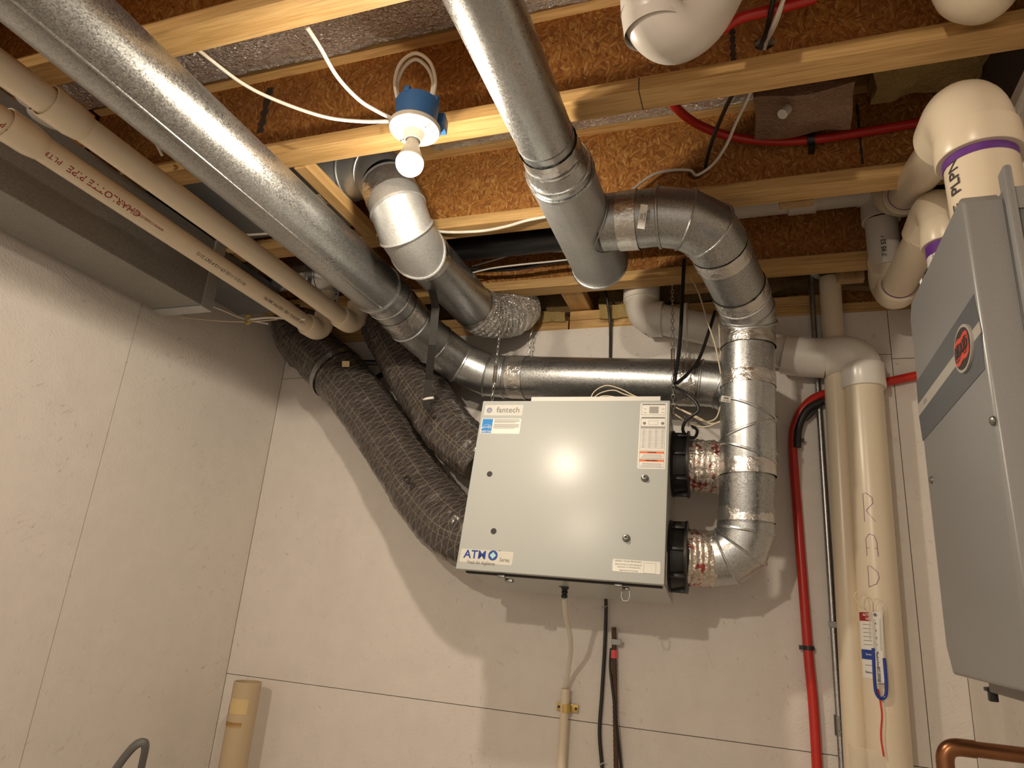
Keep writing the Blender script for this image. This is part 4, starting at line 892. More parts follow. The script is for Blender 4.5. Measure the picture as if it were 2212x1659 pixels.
# sticker
bm = nb(); stk = thing('sticker', 'tall white paper sticker half hidden left of the gauge', 'sticker', (rx-.05, ry-RP, zr(1870, 1470)))
def cylq(b, z0, z1, a0, a1, lift):
    n = 8; A_ = [b.verts.new(onrad(z0, a0+(a1-a0)*i/n)+(V((math.sin(a0+(a1-a0)*i/n), -math.cos(a0+(a1-a0)*i/n), 0)))*lift) for i in range(n+1)]; B_ = [b.verts.new(onrad(z1, a0+(a1-a0)*i/n)+(V((math.sin(a0+(a1-a0)*i/n), -math.cos(a0+(a1-a0)*i/n), 0)))*lift) for i in range(n+1)]
    for i in range(n): b.faces.new((A_[i], A_[i+1], B_[i+1], B_[i]))
zA, zB = zr(1868, 1465), zr(1865, 1322); a0, a1 = -1.25, -.30
cylq(bm, zA, zB, a0, a1, .0004); part('paper', bm, 'label_white', stk)
bm = nb(); cylq(bm, zB-.023, zB, a0, a1, .0010); part('maroon_header', bm, 'maroon', stk)
bm = nb(); za_, zb_ = zr(1866, 1424), zr(1866, 1403); cylq(bm, za_, zb_, a0, a1, .0010); part('navy_band', bm, 'navy', stk)
bm = nb()
def ring_text(s, size, z, ang, mat, parent, bold=0):
    def f(x, y, t):
        a = ang+x/RP; return onrad(z+y, a)+V((math.sin(a), -math.cos(a), 0))*(.0012+.0003*t)
    part('lettering', txt(s, size, f, bold), mat, parent)
ring_text('ACTION', .0095, zB-.007, -.62, 'label_white', stk, .0002); ring_text('LEVEL', .0075, zB-.017, -.62, 'label_white', stk, .0002)
bm.free(); bm = nb()
for k in range(11):
    z_ = zB-.032-.0105*k
    if zb_+.003 > z_ > za_-.004: continue
    cylq(bm, z_-.0007, z_+.0006, -1.0, -.42-.12*random.random(), .0010)
part('handwriting_lines', bm, 'ink_grey', stk)
ring_text('Systems', .008, zr(1868, 1413), -.68, 'label_white', stk)
ring_text('RadonAway', .0078, zr(1868, 1452), -.66, 'ink_black', stk)
# electrical conduit
cx0 = A(1790, 1209, Y=2.316).x
con = thing('conduit', 'thin grey steel conduit between the red hose and the cream pipes on the back wall', 'conduit', (cx0, 2.316, FZ))
bm = nb(); tube(bm, [(cx0+.002, 2.3179, FZ), (cx0, 2.3179, 1.16)], .0092, 18); part('tube', bm, 'galv_dull', con)
bm = nb(); zz = A(1811, 1567, Y=2.316).z; lathe(bm, (cx0+.001, 2.3179, zz-.026), (0, 0, 1), [(0, .0092), (0, .0135), (.052, .0135), (.052, .0092)], 18)
for dz in (-.014, .014): disc(bm, (cx0, 2.3039, zz+dz), (0, -1, 0), .004, .003, 10)
part('coupling', bm, 'steel', con, 'steel coupling with two screws')
bm = nb(); zz = A(1797, 1349, Y=2.316).z; bx(bm, cx0-.012, cx0+.036, 2.3058, 2.3086, zz-.009, zz+.009, .001); disc(bm, (cx0+.027, 2.3058, zz), (0, -1, 0), .0045, .002, 12); part('pipe_strap', bm, 'steel', con, 'one-hole strap', False)
# red hose down the wall, with bend support and clips
rh = thing('red_hose', 'red plastic hose down the back wall, turning right behind the cream pipes', 'hose', (A(1760, 1655, Y=2.3114).x, 2.3114, FZ))
rp = [A(1765, 1659, Y=2.3132), A(1745, 1400, Y=2.3132), A(1722, 1100, Y=2.3132), A(1713, 960, Y=2.3095), A(1722, 905, Y=2.302), A(1748, 868, Y=2.2974), A(1785, 850, Y=2.3067), A(1850, 838, Y=2.316), A(1905, 828, Y=2.316), A(2010, 806, Y=2.316)]
rp[-1].x = XR-.01; rp[0] = V((rp[0].x, rp[0].y, rp[0].z)); rp.insert(0, V((rp[0].x-.004, 2.3132, FZ)))
rp = [V((p.x, min(p.y, 2.312), p.z)) for p in rp]; bm = nb(); tube(bm, cr(rp, 10), .0138, 16); part('hose', bm, 'red_hose', rh)
bm = nb(); bp = [A(1713, 962, Y=2.2946), A(1716, 920, Y=2.2909), A(1735, 880, Y=2.2881), A(1768, 862, Y=2.2927)]
tube(bm, cr([p+V((.012, .004, -.006)) for p in bp], 8), .0125, 10); box(bm, A(1748, 892, Y=2.302), (.05, .01, .028), Matrix.Rotation(-.8, 3, 'Y'), .003); part('bend_support', bm, 'rubber', rh, 'black bend support')
for p in ((1716, 951), (1747, 1400)):
    c0 = A(*p, Y=2.302); bm = nb(); lathe(bm, c0+V((0, .009, -.006)), (0, 0, 1), [(0, .0165), (.012, .0165)], 18); bx(bm, c0.x-.026, c0.x-.010, 2.302, 2.3067, c0.z-.006, c0.z+.006) if p[1] > 1000 else bx(bm, c0.x+.01, c0.x+.03, 2.302, 2.3067, c0.z-.006, c0.z+.006); part('clip', bm, 'rubber', rh, 'black clip')
# red hoses in the ceiling
t = thing('red_hose', 'red plastic hose sagging across the joist bay right of the tee, with a black holder', 'hose', A(1650, 305, Y=1.66)-V((0, 0, .012)))
bm = nb(); tube(bm, cr([A(1430, 195, Y=1.40), A(1468, 240, Y=1.50), A(1510, 270, Y=1.58), A(1570, 292, Y=1.63), A(1650, 304, Y=1.655), A(1740, 303, Y=1.665), A(1850, 288, Y=1.675), A(1990, 264, Y=1.68), A(2040, 254, Y=1.682)], 8), .0118, 14); part('hose', bm, 'red_hose', t)
bm = nb(); c0 = A(1751, 300, Y=1.662); lathe(bm, c0-V((.008, 0, 0)), (1, 0, 0), [(0, .016), (.016, .016)], 16); bx(bm, c0.x-.004, c0.x+.010, c0.y, 1.70, c0.z-.022, c0.z+.030, .001); part('holder', bm, 'rubber', t, 'black holder')
bm = nb(); tube(bm, cr([A(1560, 62, Y=1.16), A(1600, 38, Y=1.165), A(1680, 18, Y=1.17), A(1760, -5, Y=1.18)], 8), .0115, 14); solo('red_hose', bm, 'red_hose', 'short red hose piece behind the grey pipe bend at the top edge', 'hose')
# ------------------------------------------------------------------ vent pipes of the heater
va = thing('vent_pipe', 'thick cream vent pipe rising from the heater and turning back at the ceiling', 'pipe', (.42, 1.24, .60))
x0, y0, r4 = .392, 1.235, .0572
a0 = V((x0+.004, y0, .60)); a1 = V((x0, y0, .915))
bm = nb(); tube(bm, [a0, V((x0, y0, .845))], r4, 44); part('pipe', bm, 'pvc', va)
e = corner(V((x0, y0, .84)), V((x0-.006, y0+.005, .945)), V((x0-.006, 1.90, .985)), .075, 10)
bm = nb(); lathe(bm, (x0, y0, .815), (0, 0, 1), [(0, r4), (0, r4+.010), (.003, r4+.012), (.055, r4+.010)], 44, caps=False); tube(bm, [V((x0, y0, .86))]+e+[V((x0-.006, 1.355, .955))], r4+.008, 44)
part('elbow', bm, 'pvc', va, 'thick cream elbow')
bm = nb(); lathe(bm, (x0, y0, .800), (0, 0, 1), [(0, r4+.0006), (.016, r4+.0008)], 44, caps=False); part('primer_ring', bm, 'primer', va, 'purple primer smear')
b1 = A(1952, 425, d=1.93); bm = nb(); tube(bm, [V((x0-.006, 1.35, .955)), b1], .0445, 40); part('back_pipe', bm, 'pvc', va)
dd = (b1-V((x0-.006, 1.35, .955))).normalized(); bm = nb(); lathe(bm, b1-dd*.045, dd, [(0, .0445), (0, .054), (.003, .057), (.055, .055), (.08, .05), (.1, .035), (.105, 0)], 40, caps=False); tube(bm, cr([b1, b1+V((-.02, .03, .03)), b1+V((-.03, .03, .12))], 6), .052, 36); part('far_elbow', bm, 'pvc', va)
bm = nb(); lathe(bm, b1-dd*.052, dd, [(0, .0450), (.009, .0455)], 40, caps=False); part('primer_ring', bm, 'primer', va, 'purple primer ring')
part('printed_lettering', txt('PIPE  PLPN', .030, on_cyl((x0, y0, .735), (0, 0, 1), (-.88, -.48, 0), r4), .0002, 'CENTER', 1.0), 'ink_black', va, 'black print PIPE')
# second vent
vb = thing('vent_pipe', 'second cream vent pipe behind the thick one, with a dome elbow and purple primer', 'pipe', (.42, 1.50, .6))
c0 = A(2027, 470, d=1.66); low = A(1936, 625, d=2.03); 
bm = nb(); tube(bm, [V((c0.x+.01, c0.y, .60)), V((c0.x+.01, c0.y, c0.z-.03))], .0445, 40); part('pipe', bm, 'pvc_white', vb)
bm = nb(); lathe(bm, (c0.x+.01, c0.y, c0.z-.080), (0, 0, 1), [(0, .0445), (0, .053), (.003, .055), (.06, .053)], 40, caps=False); tube(bm, [V((c0.x+.01, c0.y, c0.z-.03))]+corner((c0.x+.01, c0.y, c0.z-.05), (c0.x+.005, c0.y+.005, c0.z+.045), (low.x, low.y, low.z+.02), .055, 8)+[c0.lerp(low, .30)+V((0, 0, .02))], .050, 40); part('elbow', bm, 'pvc', vb, 'dome-shaped elbow')
bm = nb(); lathe(bm, (c0.x+.01, c0.y, c0.z-.108), (0, 0, 1), [(0, .0450), (.045, .0452)], 40, caps=False); part('primer_ring', bm, 'primer', vb, 'purple primer smear')
part('barcode_label', txt('||||| |||', .020, on_cyl((c0.x+.01, c0.y, c0.z-.13), (0, 0, 1), (-.75, -.65, 0), .0445), .0003, 'CENTER', 1.0), 'ink_black', vb, 'black barcode')
s0 = c0.lerp(low, .25)+V((0, 0, .015)); bm = nb(); tube(bm, [s0, low], .0445, 40); part('sloping_pipe', bm, 'pvc', vb)
dd = (low-s0).normalized(); bm = nb(); lathe(bm, low-dd*.03, dd, [(0, .0445), (0, .054), (.003, .056), (.05, .055)], 40, caps=False); upb = A(1908, 500, d=2.05); tube(bm, cr([low, low+dd*.03+V((0, 0, .005)), low+dd*.045+V((-.01, 0, .05)), upb+V((.0, 0, -.10))], 7), .050, 36); part('low_elbow', bm, 'pvc', vb)
bm = nb(); lathe(bm, low-dd*.035, dd, [(0, .0450), (.006, .0455)], 40, caps=False); part('primer_ring', bm, 'primer', vb, 'purple primer ring')
gv = thing('vent_pipe', 'dim grey-white pipe run in the joist bay left of the vent pipes', 'pipe', upb)
g1 = A(1893, 455, d=2.07); bm = nb(); tube(bm, [A(1913, 575, d=2.05), A(1903, 475, d=2.07)], .045, 36); part('upright_pipe', bm, 'pvc_grey', gv)
bm = nb(); lathe(bm, A(1903, 478, d=2.07), (0, 0, 1), [(0, .045), (0, .053), (.05, .052)], 36, caps=False); hx0 = A(1870, 430, d=2.08); e = corner(A(1903, 470, d=2.07), V((A(1903, 470, d=2.07).x, hx0.y, hx0.z+.03)), V((-.1, hx0.y, hx0.z+.03)), .06); tube(bm, e, .048, 36); part('elbow', bm, 'pvc_grey', gv)
hy, hz = hx0.y, hx0.z+.03; bm = nb(); tube(bm, [V((.33, hy, hz)), V((-.16, hy, hz))], .045, 36); part('level_pipe', bm, 'pvc_grey', gv)
bm = nb(); tube(bm, [V((.20, hy, hz)), V((.12, hy, hz))], .052, 36); part('coupling', bm, 'pvc_grey', gv)
part('printed_lettering', txt('7 95 52 41 (D8)', .018, on_cyl((A(1906, 530, d=2.06)), (0, 0, 1), (-.1, -1, 0), .046), .0002, 'CENTER', 1.0), 'ink_black', gv)
# pipe bends at the top edge
bm = nb(); P_ = cr([A(1396, -150, d=1.12), A(1402, -20, d=1.10), A(1412, 40, d=1.09), A(1450, 72, d=1.10), A(1500, 50, d=1.13), A(1540, -5, d=1.17), A(1590, -110, d=1.25)], 8)
t = thing('drain_bend', 'grey-white plastic u-bend hanging at the top edge right of centre', 'pipe', A(1450, 110, d=1.1))
tube(bm, P_, .0465, 40); part('bend', bm, 'pvc_grey', t)
d0 = (P_[10]-P_[6]).normalized(); bm = nb(); c0 = A(1405, 5, d=1.095); tube(bm, [A(1396, -160, d=1.12), A(1407, 25, d=1.095)], .0415, 36); lathe(bm, A(1407, 22, d=1.095), A(1407, 22, d=1.095)-A(1402, -10, d=1.10), [(0, .0415), (.0, .0480), (.04, .0480)], 40, caps=False); part('socket', bm, 'pvc_grey', t)
bm = nb(); bead(bm, ringat(A(1407, 22, d=1.095), A(1407, 22, d=1.095)-A(1402, -10, d=1.10), .0478), .0012); part('joint_ring', bm, 'ink_black', t, 'dark joint line')
bm = nb(); P_ = cr([A(2060, -150, d=1.25), A(2075, -40, d=1.22), A(2105, -12, d=1.22), A(2140, -25, d=1.25), A(2185, -120, d=1.3)], 8); tube(bm, P_, .048, 40); solo('drain_bend', bm, 'pvc', 'cream plastic bend cut by the top edge at right', 'pipe')
# ------------------------------------------------------------------ wall-hung heater
FX = .31
def fp(px, py, x=FX): return A(px, py, X=x)
yn, yfar = fp(2078, 430).y, fp(1965, 690).y
zt_, zb_ = .655, -.055
heat = thing('wall_heater', 'grey wall-hung water heater with a round badge and dark diagonal stripes at right edge', 'water heater', (XR-.01, (yn+yfar)/2, zb_))
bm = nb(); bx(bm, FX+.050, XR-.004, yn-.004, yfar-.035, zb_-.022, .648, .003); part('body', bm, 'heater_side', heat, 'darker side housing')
bm = nb(); q = .014
pts = [V((FX, y, z)) for y, z in ((yn-.004, zb_+.02), (yn+.016, zb_), (yfar-.03, zb_), (yfar, zb_+.045), (yfar, zt_-.03), (yfar-.025, zt_), (yn+.016, zt_), (yn-.004, zt_-.02))]
slab(bm, pts, (1, 0, 0), .05); bmesh.ops.bevel(bm, geom=[e for e in bm.edges if abs(e.verts[0].co.x-e.verts[1].co.x) < 1e-5 and e.verts[0].co.x < FX+.001], offset=.007, segments=4, affect='EDGES', profile=.5)
cover = part('front_cover', bm, 'heater', heat, 'front cover with rounded edge')
bm = nb(); box(bm, (FX+.058, yn-.006, (zt_+zb_)/2+.012), (.012, .03, zt_-zb_+.035), None, .005); part('edge_flange', bm, 'heater', heat, 'raised vertical flange')
bm = nb(); bx(bm, FX+.064, XR-.004, yn-.008, yn-.004, .615, .652, .001); part('top_bracket', bm, 'heater', heat, None, False)
bm = nb(); disc(bm, (A(2180, 404, Y=yn-.008)), (0, -1, 0), .006, .003, 14); part('screw', bm, 'steel', heat)
def fpoly(pxs, mat, name, label=None, x=FX, th=.0008, parent=None):
    bm = nb(); slab(bm, [V((x, *fp(*p, x)[1:])) for p in pxs], (-1, 0, 0), th); return part(name, bm, mat, parent or cover, label, False)
fpoly([(2104, 636), (2116, 694), (1984, 874), (1980, 826)], 'band', 'stripe', 'upper dark stripe')
fpoly([(2116, 694), (2120, 718), (1986, 899), (1984, 874)], 'band_light', 'stripe', 'light stripe between the dark ones')
fpoly([(2120, 718), (2128, 797), (1994, 953), (1986, 899)], 'band', 'stripe', 'lower dark stripe')
bc = fp(2086, 753); by, bz = bc.y, bc.z
def ell(b, ry_, rz_, x, th, seg=40): slab(b, [V((x, by+ry_*math.cos(2*PI*k/seg), bz+rz_*math.sin(2*PI*k/seg))) for k in range(seg)], (-1, 0, 0), th)
rr_y, rr_z = abs(fp(2070, 755).y-fp(2102, 750).y)/2*1.0, .040
bm = nb(); ell(bm, .048, .036, FX-.0006, .004); bdg = part('badge', bm, 'band_light', cover, 'oval badge with pale rim')
bm = nb(); ell(bm, .043, .0315, FX-.0046, .0006); part('badge_face', bm, 'ink_black', bdg)
bm = nb()
for s in (1, -1):
    pts = [(-.036, .010), (-.02, .014*1), (0, .010), (.02, .014), (.037, .012), (.033, .019), (.018, .0215), (0, .018), (-.02, .021), (-.034, .017)]
    slab(bm, [V((FX-.0052, by+a, bz+s*b)) for a, b in (pts if s > 0 else pts[::-1])], (-1, 0, 0), .0005)
slab(bm, [V((FX-.0051, by+a, bz+b)) for a, b in ((-.036, -.010), (.036, -.010), (.036, .010), (-.036, .010))], (-1, 0, 0), .0003)
part('badge_wave', bm, 'badge_red', bdg, 'red band')
part('badge_lettering', txt('RUUD', .022, on_plane((FX-.0058, by, bz), (0, -1, 0), (0, 0, 1), (-1, 0, 0)), .0012, 'CENTER', 1.05), 'ink_black', bdg)
part('lettering', txt('Ultra', .014, on_plane((FX-.0010, *fp(1999, 866)[1:]), (0, -1, .0), (0, 0, 1), (-1, 0, 0)), 0), 'mid_grey', cover)
for p in ((2146, 909), (2013, 1037)):
    bm = nb(); lathe(bm, fp(*p), (-1, 0, 0), [(0, .007), (.002, .0068), (.0045, .004), (.005, 0)], 16); part('screw', bm, 'steel', cover)
bm = nb(); yk = A(2142, 1490, X=.40).y; bx(bm, .392, .406, yk-.016, yk, zb_-.045, zb_-.020, .002); bx(bm, .388, .410, yk-.02, yk+.004, zb_-.028, zb_-.021, .001); part('bottom_plug', bm, 'rubber', heat, 'black plug under the heater')
# copper pipe
yc_ = 1.72; c0 = A(2044, 1625, Y=yc_); zc = A(2070, 1610, Y=yc_).z-.001
t = thing('copper_pipe', 'tarnished copper pipe with an elbow in the lower right corner', 'pipe', (c0.x, yc_, zc-.3))
rC = .0145; bm = nb(); cp = A(2070, 1614, Y=yc_); xx = A(2042, 1650, Y=yc_).x
tube(bm, [(xx+.05, yc_, cp.z), (XR-.002, yc_, cp.z)], rC, 24); tube(bm, [(xx, yc_, cp.z-.05), (xx, yc_, FZ+.3)], rC, 24); part('pipe', bm, 'copper', t)
bm = nb(); e = corner((xx, yc_, cp.z-.06), (xx, yc_, cp.z), (xx+.08, yc_, cp.z), .03); tube(bm, [V((xx, yc_, cp.z-.052))]+e+[V((xx+.055, yc_, cp.z))], rC+.0018, 24); part('elbow', bm, 'copper', t)
# ------------------------------------------------------------------ low wall things
yd = 2.302; dt_ = A(1222, 1488, Y=yd)
t = thing('drain_riser', 'slim cream plastic riser clamped on the wall below the cabinet', 'pipe', (dt_.x, yd, FZ))
bm = nb(); tube(bm, [(dt_.x-.010, yd, FZ), (dt_.x, yd, dt_.z)], .0135, 24, False); tube(bm, [(dt_.x-.010, yd, FZ), (dt_.x, yd, dt_.z)], .0115, 24, False); part('pipe', bm, 'pvc', t)
bm = nb(); c0 = A(1222, 1530, Y=yd); bx(bm, c0.x-.034, c0.x+.036, 2.3188, 2.3211, c0.z-.012, c0.z+.012, .001); lathe(bm, c0-V((0, 0, .012)), (0, 0, 1), [(0, .0150), (.024, .0150)], 24); part('clamp', bm, 'yellow_metal', t, 'yellowish two-hole clamp')
bm = nb()
for dx in (-.027, .029): disc(bm, (c0.x+dx, 2.3188, c0.z), (0, -1, 0), .004, .002, 12)
part('screw', bm, 'ink_black', t)
h0 = hd(1220, 1262, .13); h0 = A(1219, 1272, Y=2.0)
dh = thing('drain_hose', 'clear drain hose hanging from the cabinet bottom into the riser', 'hose', dt_)
bm = nb(); tube(bm, cr([A(1219, 1292, Y=2.0), A(1222, 1330, Y=2.05), A(1231, 1370, Y=2.12), A(1233, 1405, Y=2.19), A(1228, 1445, Y=2.26), A(1222, 1486, Y=yd), A(1221, 1505, Y=yd)], 8), .0072, 16); part('hose', bm, 'clear', dh)
bm = nb(); lathe(bm, A(1219, 1292, Y=2.0), (0, 0, 1), [(0, .008), (.006, .010), (.010, .007), (.016, .010), (.022, .0075), (.028, .012), (.034, .012), (.036, .008), (.060, .008)], 20); bx(bm, h0.x-.014, h0.x+.014, 1.99, 2.01, A(1219, 1292, Y=2.0).z+.030, A(1219, 1292, Y=2.0).z+.038); part('barbed_fitting', bm, 'rubber', dh, 'black barbed fitting')
cable('black cable hanging from behind the cabinet down the wall', [A(1308, 1262, Y=2.2927), A(1309, 1320, Y=2.316), A(1306, 1400, Y=2.3188), A(1300, 1500, Y=2.3188), A(1295, 1580, Y=2.3188), A(1300, 1650, Y=2.3188), A(1306, 1710, Y=2.3188)], .0058, 'cable_black', tail=[V((-.50, 2.318, FZ+.01))])
for k, p in enumerate(((1307, 1312), (1301, 1650))):
    bm = nb(); c0 = A(*p, Y=2.3151); tube(bm, [c0+V((-.008, -.004, -.004)), c0+V((.008, -.006, .006))], .0022, 6); solo('cable_staple', bm, 'zinc', ['shiny staple on the black wall cable, just below the cabinet', 'shiny staple on the black wall cable near the bottom edge'][k], 'staple')
t = thing('steel_bar', 'rusty ribbed steel bar on the wall with a pink tape mark', 'bar', (A(1330, 1659, Y=2.3095).x, 2.3095, FZ))
b0, b1 = A(1326, 1355, Y=2.3095), A(1331, 1659, Y=2.3095); bm = nb(); n_ = 60
tube(bm, [b0.lerp(b1, i/n_) for i in range(n_+1)]+[V((b1.x, b1.y, FZ))], [.0072+(.0009 if i % 2 else 0) for i in range(n_+1)]+[.007], 10); part('bar', bm, 'rust', t)
bm = nb(); c0 = A(1326, 1412, Y=2.3086); lathe(bm, c0-V((0, 0, .013)), (0, 0, 1), [(0, .0095), (.024, .0095)], 16); part('tape_mark', bm, 'pink_tape', t, 'bright pink tape')
bm = nb(); c0 = A(1331, 1387, Y=2.302); bx(bm, c0.x-.015, c0.x+.018, 2.2983, 2.3011, c0.z-.009, c0.z+.009, .001); disc(bm, (c0.x+.010, 2.2983, c0.z), (0, -1, 0), .005, .002, 12); part('strap', bm, 'steel', t, 'zinc one-hole strap', False)
cable('brown ground wire tied beside the rusty bar', [A(1320, 1400, Y=2.3067), A(1318, 1440, Y=2.3067), A(1322, 1480, Y=2.3039), A(1328, 1530, Y=2.3002), A(1335, 1590, Y=2.3067), A(1342, 1660, Y=2.316), A(1343, 1710, Y=2.316)], .0042, 'cable_black', tail=[V((-.46, 2.318, FZ+.01))])
# capped pipe stub at lower left
cy_ = 2.1995; c0 = A(536, 1472, Y=cy_); r0 = .040
t = thing('pipe_stub', 'wide cream pipe standing open near the left corner with yellowed tape', 'pipe', (c0.x, cy_, FZ))
bm = nb(); tube(bm, [(c0.x, cy_, FZ), (c0.x, cy_, c0.z)], .0475, 40, False); tube(bm, [(c0.x, cy_, FZ), (c0.x, cy_, c0.z)], .0425, 40, False)
r1 = ringat((c0.x, cy_, c0.z), (0, 0, 1), .0475); r2 = ringat((c0.x, cy_, c0.z), (0, 0, 1), .0425); va_, vb_ = [bm.verts.new(p) for p in r1], [bm.verts.new(p) for p in r2]
for k in range(40): bm.faces.new((va_[k], va_[(k+1) % 40], vb_[(k+1) % 40], vb_[k]))
part('pipe', bm, 'pvc_tan', t)
def arcq(b, z0, z1, a0, a1, r, n=14, wav=0):
    A_ = [b.verts.new((c0.x+math.sin(a0+(a1-a0)*i/n)*r, cy_-math.cos(a0+(a1-a0)*i/n)*r, z0+wav*math.sin(i*2.1)*.5)) for i in range(n+1)]; B_ = [b.verts.new((c0.x+math.sin(a0+(a1-a0)*i/n)*r, cy_-math.cos(a0+(a1-a0)*i/n)*r, z1)) for i in range(n+1)]
    for i in range(n): b.faces.new((A_[i], A_[i+1], B_[i+1], B_[i]))
bm = nb(); zz = A(540, 1530, Y=cy_-.04).z; arcq(bm, zz-.024, zz+.024, -.42, .95, .0482); part('tape_patch', bm, 'yellow_tape', t, 'yellowed tape patch')
bm = nb(); arcq(bm, zz-.062, zz-.050, -1.1, .75, .0480, 40, .016); arcq(bm, zz-.055, zz+.000, -1.15, -.80, .0480); part('glue_stain', bm, 'glue', t, 'brown glue streak')
# grey hose loop at the bottom edge
bm = nb(); xh = -1.55; P_ = [V((-1.60, 1.6, FZ+.02))]+cr([A(225, 1700, Y=1.6), A(262, 1645, Y=1.6), A(290, 1612, Y=1.6), A(308, 1604, Y=1.61), A(314, 1615, Y=1.62), A(305, 1660, Y=1.64), A(296, 1710, Y=1.66)], 8)+[V((-1.40, 1.68, FZ+.02))]; tube(bm, P_, .0115, 14, flat=.7)
solo('grey_hose', bm, 'hose_grey', 'loop of grey hose poking in at the bottom left edge', 'hose')
# stickers on ducts
def tag(label, px, py, dd, w_, h_, ang, parent):
    c = A(px, py, d=dd); ux = (RIGHT*math.cos(ang)+UP*math.sin(ang)); uy = (-RIGHT*math.sin(ang)+UP*math.cos(ang)); bm = nb(); slab(bm, [c+ux*a*w_+uy*b*h_ for a, b in ((-.5, -.5), (.5, -.5), (.5, .5), (-.5, .5))], -FWD, .0007); st_ = part('paper_tag', bm, 'label_white', parent, label, False)
    bm = txt('||||||||', h_*.4, on_plane(c+uy*h_*.18, ux, uy, -FWD, .0009), 0, 'CENTER', 1.0); merge(bm, txt('6 in. pipe', h_*.3, on_plane(c-uy*h_*.25, ux, uy, -FWD, .0009))); part('lettering', bm, 'ink_black', st_)
tag('white barcode tag', 1388, 468, 1.68, .060, .018, 1.42, Vt); tag('white barcode tag', 1568, 862, 1.845, .026, .016, -.15, Vt)
# ------------------------------------------------------------------ insulation and odds in the last bay
def lump(label, x0, x1, y0, y1, z0, z1, mat='fluff_dark', amp=.03, name='insulation_batt'):
    bm = nb(); bmesh.ops.create_grid(bm, x_segments=2, y_segments=2, size=.01); bm.clear(); bx(bm, x0, x1, y0, y1, z0, z1)
    bmesh.ops.subdivide_edges(bm, edges=bm.edges[:], cuts=14, use_grid_fill=True)
    for v in bm.verts: v.co += noise.noise_vector(v.co*9)*amp+noise.noise_vector(v.co*30)*amp*.4
    return solo(name, bm, mat, label, 'insulation', None, 'stuff')
lump('brown insulation packed above the back wall, left part', -1.9, -.66, 2.36, 2.41, 1.11, 1.38)
lump('brown insulation packed above the back wall, middle part', -.55, -.02, 2.358, 2.4092, 1.12, 1.38)
lump('brown insulation packed above the back wall, right part', .0, .53, 2.3486, 2.4092, 1.12, 1.38)
lump('pale yellow insulation tuft on the wall plate left of the slanted block', -.78, -.67, 2.325, 2.37, 1.045, 1.09, 'fluff', .012)
lump('pale yellow insulation tuft on the wall plate right of the slanted block', -.54, -.42, 2.325, 2.37, 1.045, 1.10, 'fluff', .012)
lump('golden insulation in the joist bay at the top right corner', .30, .545, 1.33, 1.66, 1.30, 1.39, 'fluff', .020)
# wrapped bundle in the bay, right of centre
bm = nb(); c0 = A(1725, 205, Y=1.50); c0 = A(1725, 236, Y=1.50); bx(bm, c0.x-.10, c0.x+.12, 1.44, 1.60, c0.z, ST-.04)
bmesh.ops.subdivide_edges(bm, edges=bm.edges[:], cuts=12, use_grid_fill=True)
for v in bm.verts: v.co += V((0, .4, 1))*.003*math.sin(v.co.x*330)+noise.noise_vector(v.co*9)*.014
t = thing('wrapped_duct_boot', 'brownish foil-wrapped bundle in the bay right of the tee', 'duct boot', (c0.x, 1.5, c0.z-.04)); part('wrapping', bm, 'foil_brown', t)
bm = nb(); tube(bm, [A(1700, 235, Y=1.47), A(1690, 247, Y=1.46)], .012, 14); part('pipe_stub', bm, 'pvc_grey', t)
# light bare pipe and plate behind the cream pipes, upper left
bm = nb(); a, b = A(118, 186, Z=1.10), A(98, 225, Z=1.10); bx(bm, a.x-.028, a.x-.004, a.y, a.y+.13, 1.06, 1.085, .002); solo('wood_strip', bm, 'wood_y', 'short pale wood strip beside the white discs at upper left', 'lumber', smooth=False)
for k, (px, py, r_) in enumerate(((70, 215, .033), (112, 250, .050))):
    bm = nb(); c0 = A(px, py, Z=1.02); lathe(bm, c0, (0, 0, -1), [(0, r_), (.006, r_), (.009, r_*.9), (.009, 0)], 32); solo('round_cover', bm, 'pvc_white', ['small white disc peeping behind the upper cream pipe', 'larger white disc peeping behind the upper cream pipe'][k], 'cover', 'white round covers')
bm = nb(); bx(bm, *(lambda p: (p.x-.012, p.x+.006, .90, 1.10))(A(325, 20, Y=.95)), 1.15, 1.19, .002); solo('bridging_stick', bm, 'wood_y', 'small metal-tipped stick at the top left in the dark bay', 'lumber', smooth=False)
# open pipe end near trunk
bm = nb(); c0 = A(510, 628, Y=1.90); tube(bm, [c0, c0+V((0, .05, .30))], .050, 32, False); tube(bm, [c0, c0+V((0, .05, .30))], .046, 32, False); solo('vent_pipe', bm, 'pvc_grey', 'open mouth of a white pipe pointing down right of the trunk duct', 'pipe')
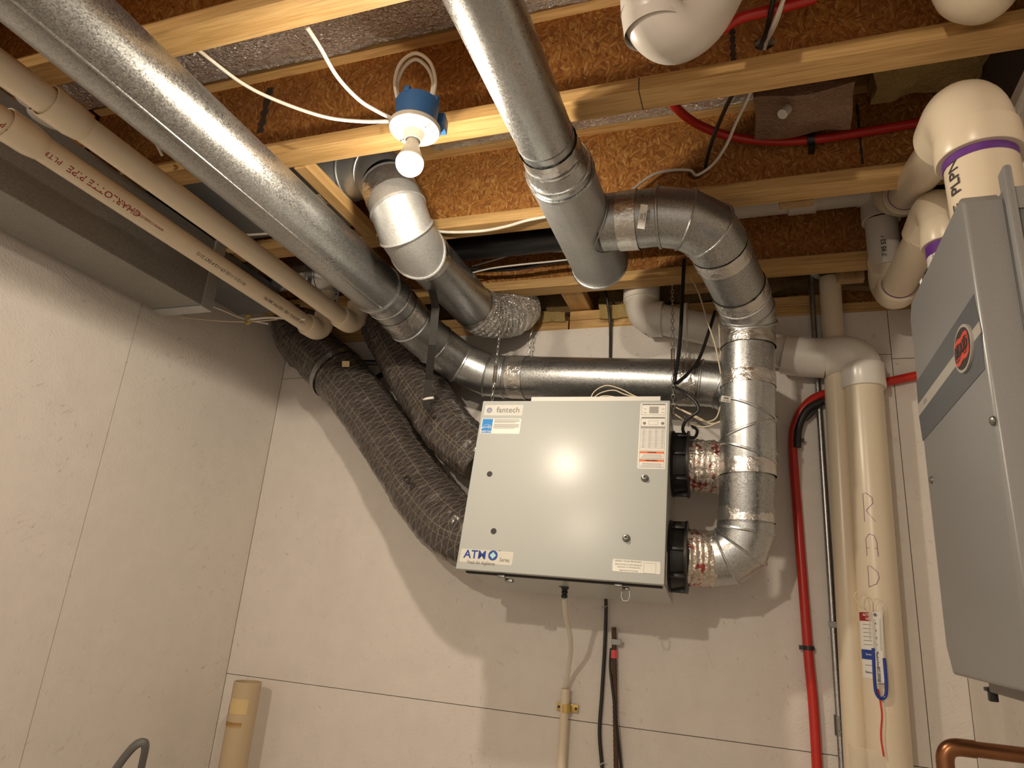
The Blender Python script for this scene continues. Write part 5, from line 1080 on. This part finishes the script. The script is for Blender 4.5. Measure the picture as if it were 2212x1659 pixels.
# ------------------------------------------------------------------ the lamps
def lamp(pos, glow, label_f, label_b, full=True):
    p = V(pos); pl = p+V((0, 0, .095))
    t = thing('lampholder', label_f, 'light fixture', pl, 'bare bulb fixtures')
    bm = nb(); lathe(bm, pl, (0, 0, -1), [(0, .050), (0, .0575), (.004, .0585), (.010, .056), (.013, .050), (.014, .030), (.017, .024), (.030, .021), (.038, .020), (.038, .016), (.030, .015), (.028, 0)], 48); part('plate', bm, 'porcelain', t, 'round white plate')
    for a in (.55, 3.75):
        bm = nb(); c = pl+V((.041*math.cos(a+2.2), .041*math.sin(a+2.2), -.0125)); disc(bm, c, (0, 0, -1), .0085, .0025, 16); sc_ = part('screw_boss', bm, 'porcelain', t)
        bm = nb(); disc(bm, c+V((.003, 0, -.0025)), (0, 0, -1), .0028, .0008, 10); disc(bm, c+V((-.005, .002, -.0025)), (0, 0, -1), .0028, .0008, 10); part('screw', bm, 'steel', sc_)
    bm = nb()
    pr = [(0, .046), (.030, .048), (.062, .049)]; lathe(bm, pl+V((0, 0, .001)), (0, 0, 1), pr, 32)
    for a in (0, 1.2, 2.3, 3.5, 4.6): box(bm, pl+V((.044*math.cos(a), .044*math.sin(a), .066)), (.014, .014, .014), None, .002)
    box(bm, pl+V((.036, .050, .040)), (.026, .036, .036), Matrix.Rotation(.2, 3, 'Z'), .003)
    part('junction_box', bm, 'blue_box', t, 'blue plastic box')
    b = thing('light_bulb', label_b, 'light bulb', p, 'bare bulbs')
    bm = nb(); lathe(bm, p, (0, 0, 1), [(.004, .0290), (.016, .0265), (.030, .0205), (.044, .0160), (.056, .0145), (.060, .0135), (.075, .0130)], 40); part('collar', bm, 'porcelain', b, 'white plastic neck')
    bm = nb(); pr = [(.006, .0293)]+[(-.0305*math.sin(a), .0305*math.cos(a)) for a in [PI/2*k/12 for k in range(13)]]; lathe(bm, p, (0, 0, 1), pr, 40, caps=False); part('dome', bm, glow, b, 'glowing dome')
lamp(BULB, 'glow', 'white lampholder on a blue box fixed to the joist', 'lit bare bulb hanging from the white lampholder')
lamp(BULB2, 'glow2', 'lampholder behind the viewer', 'lit bare bulb behind the viewer')
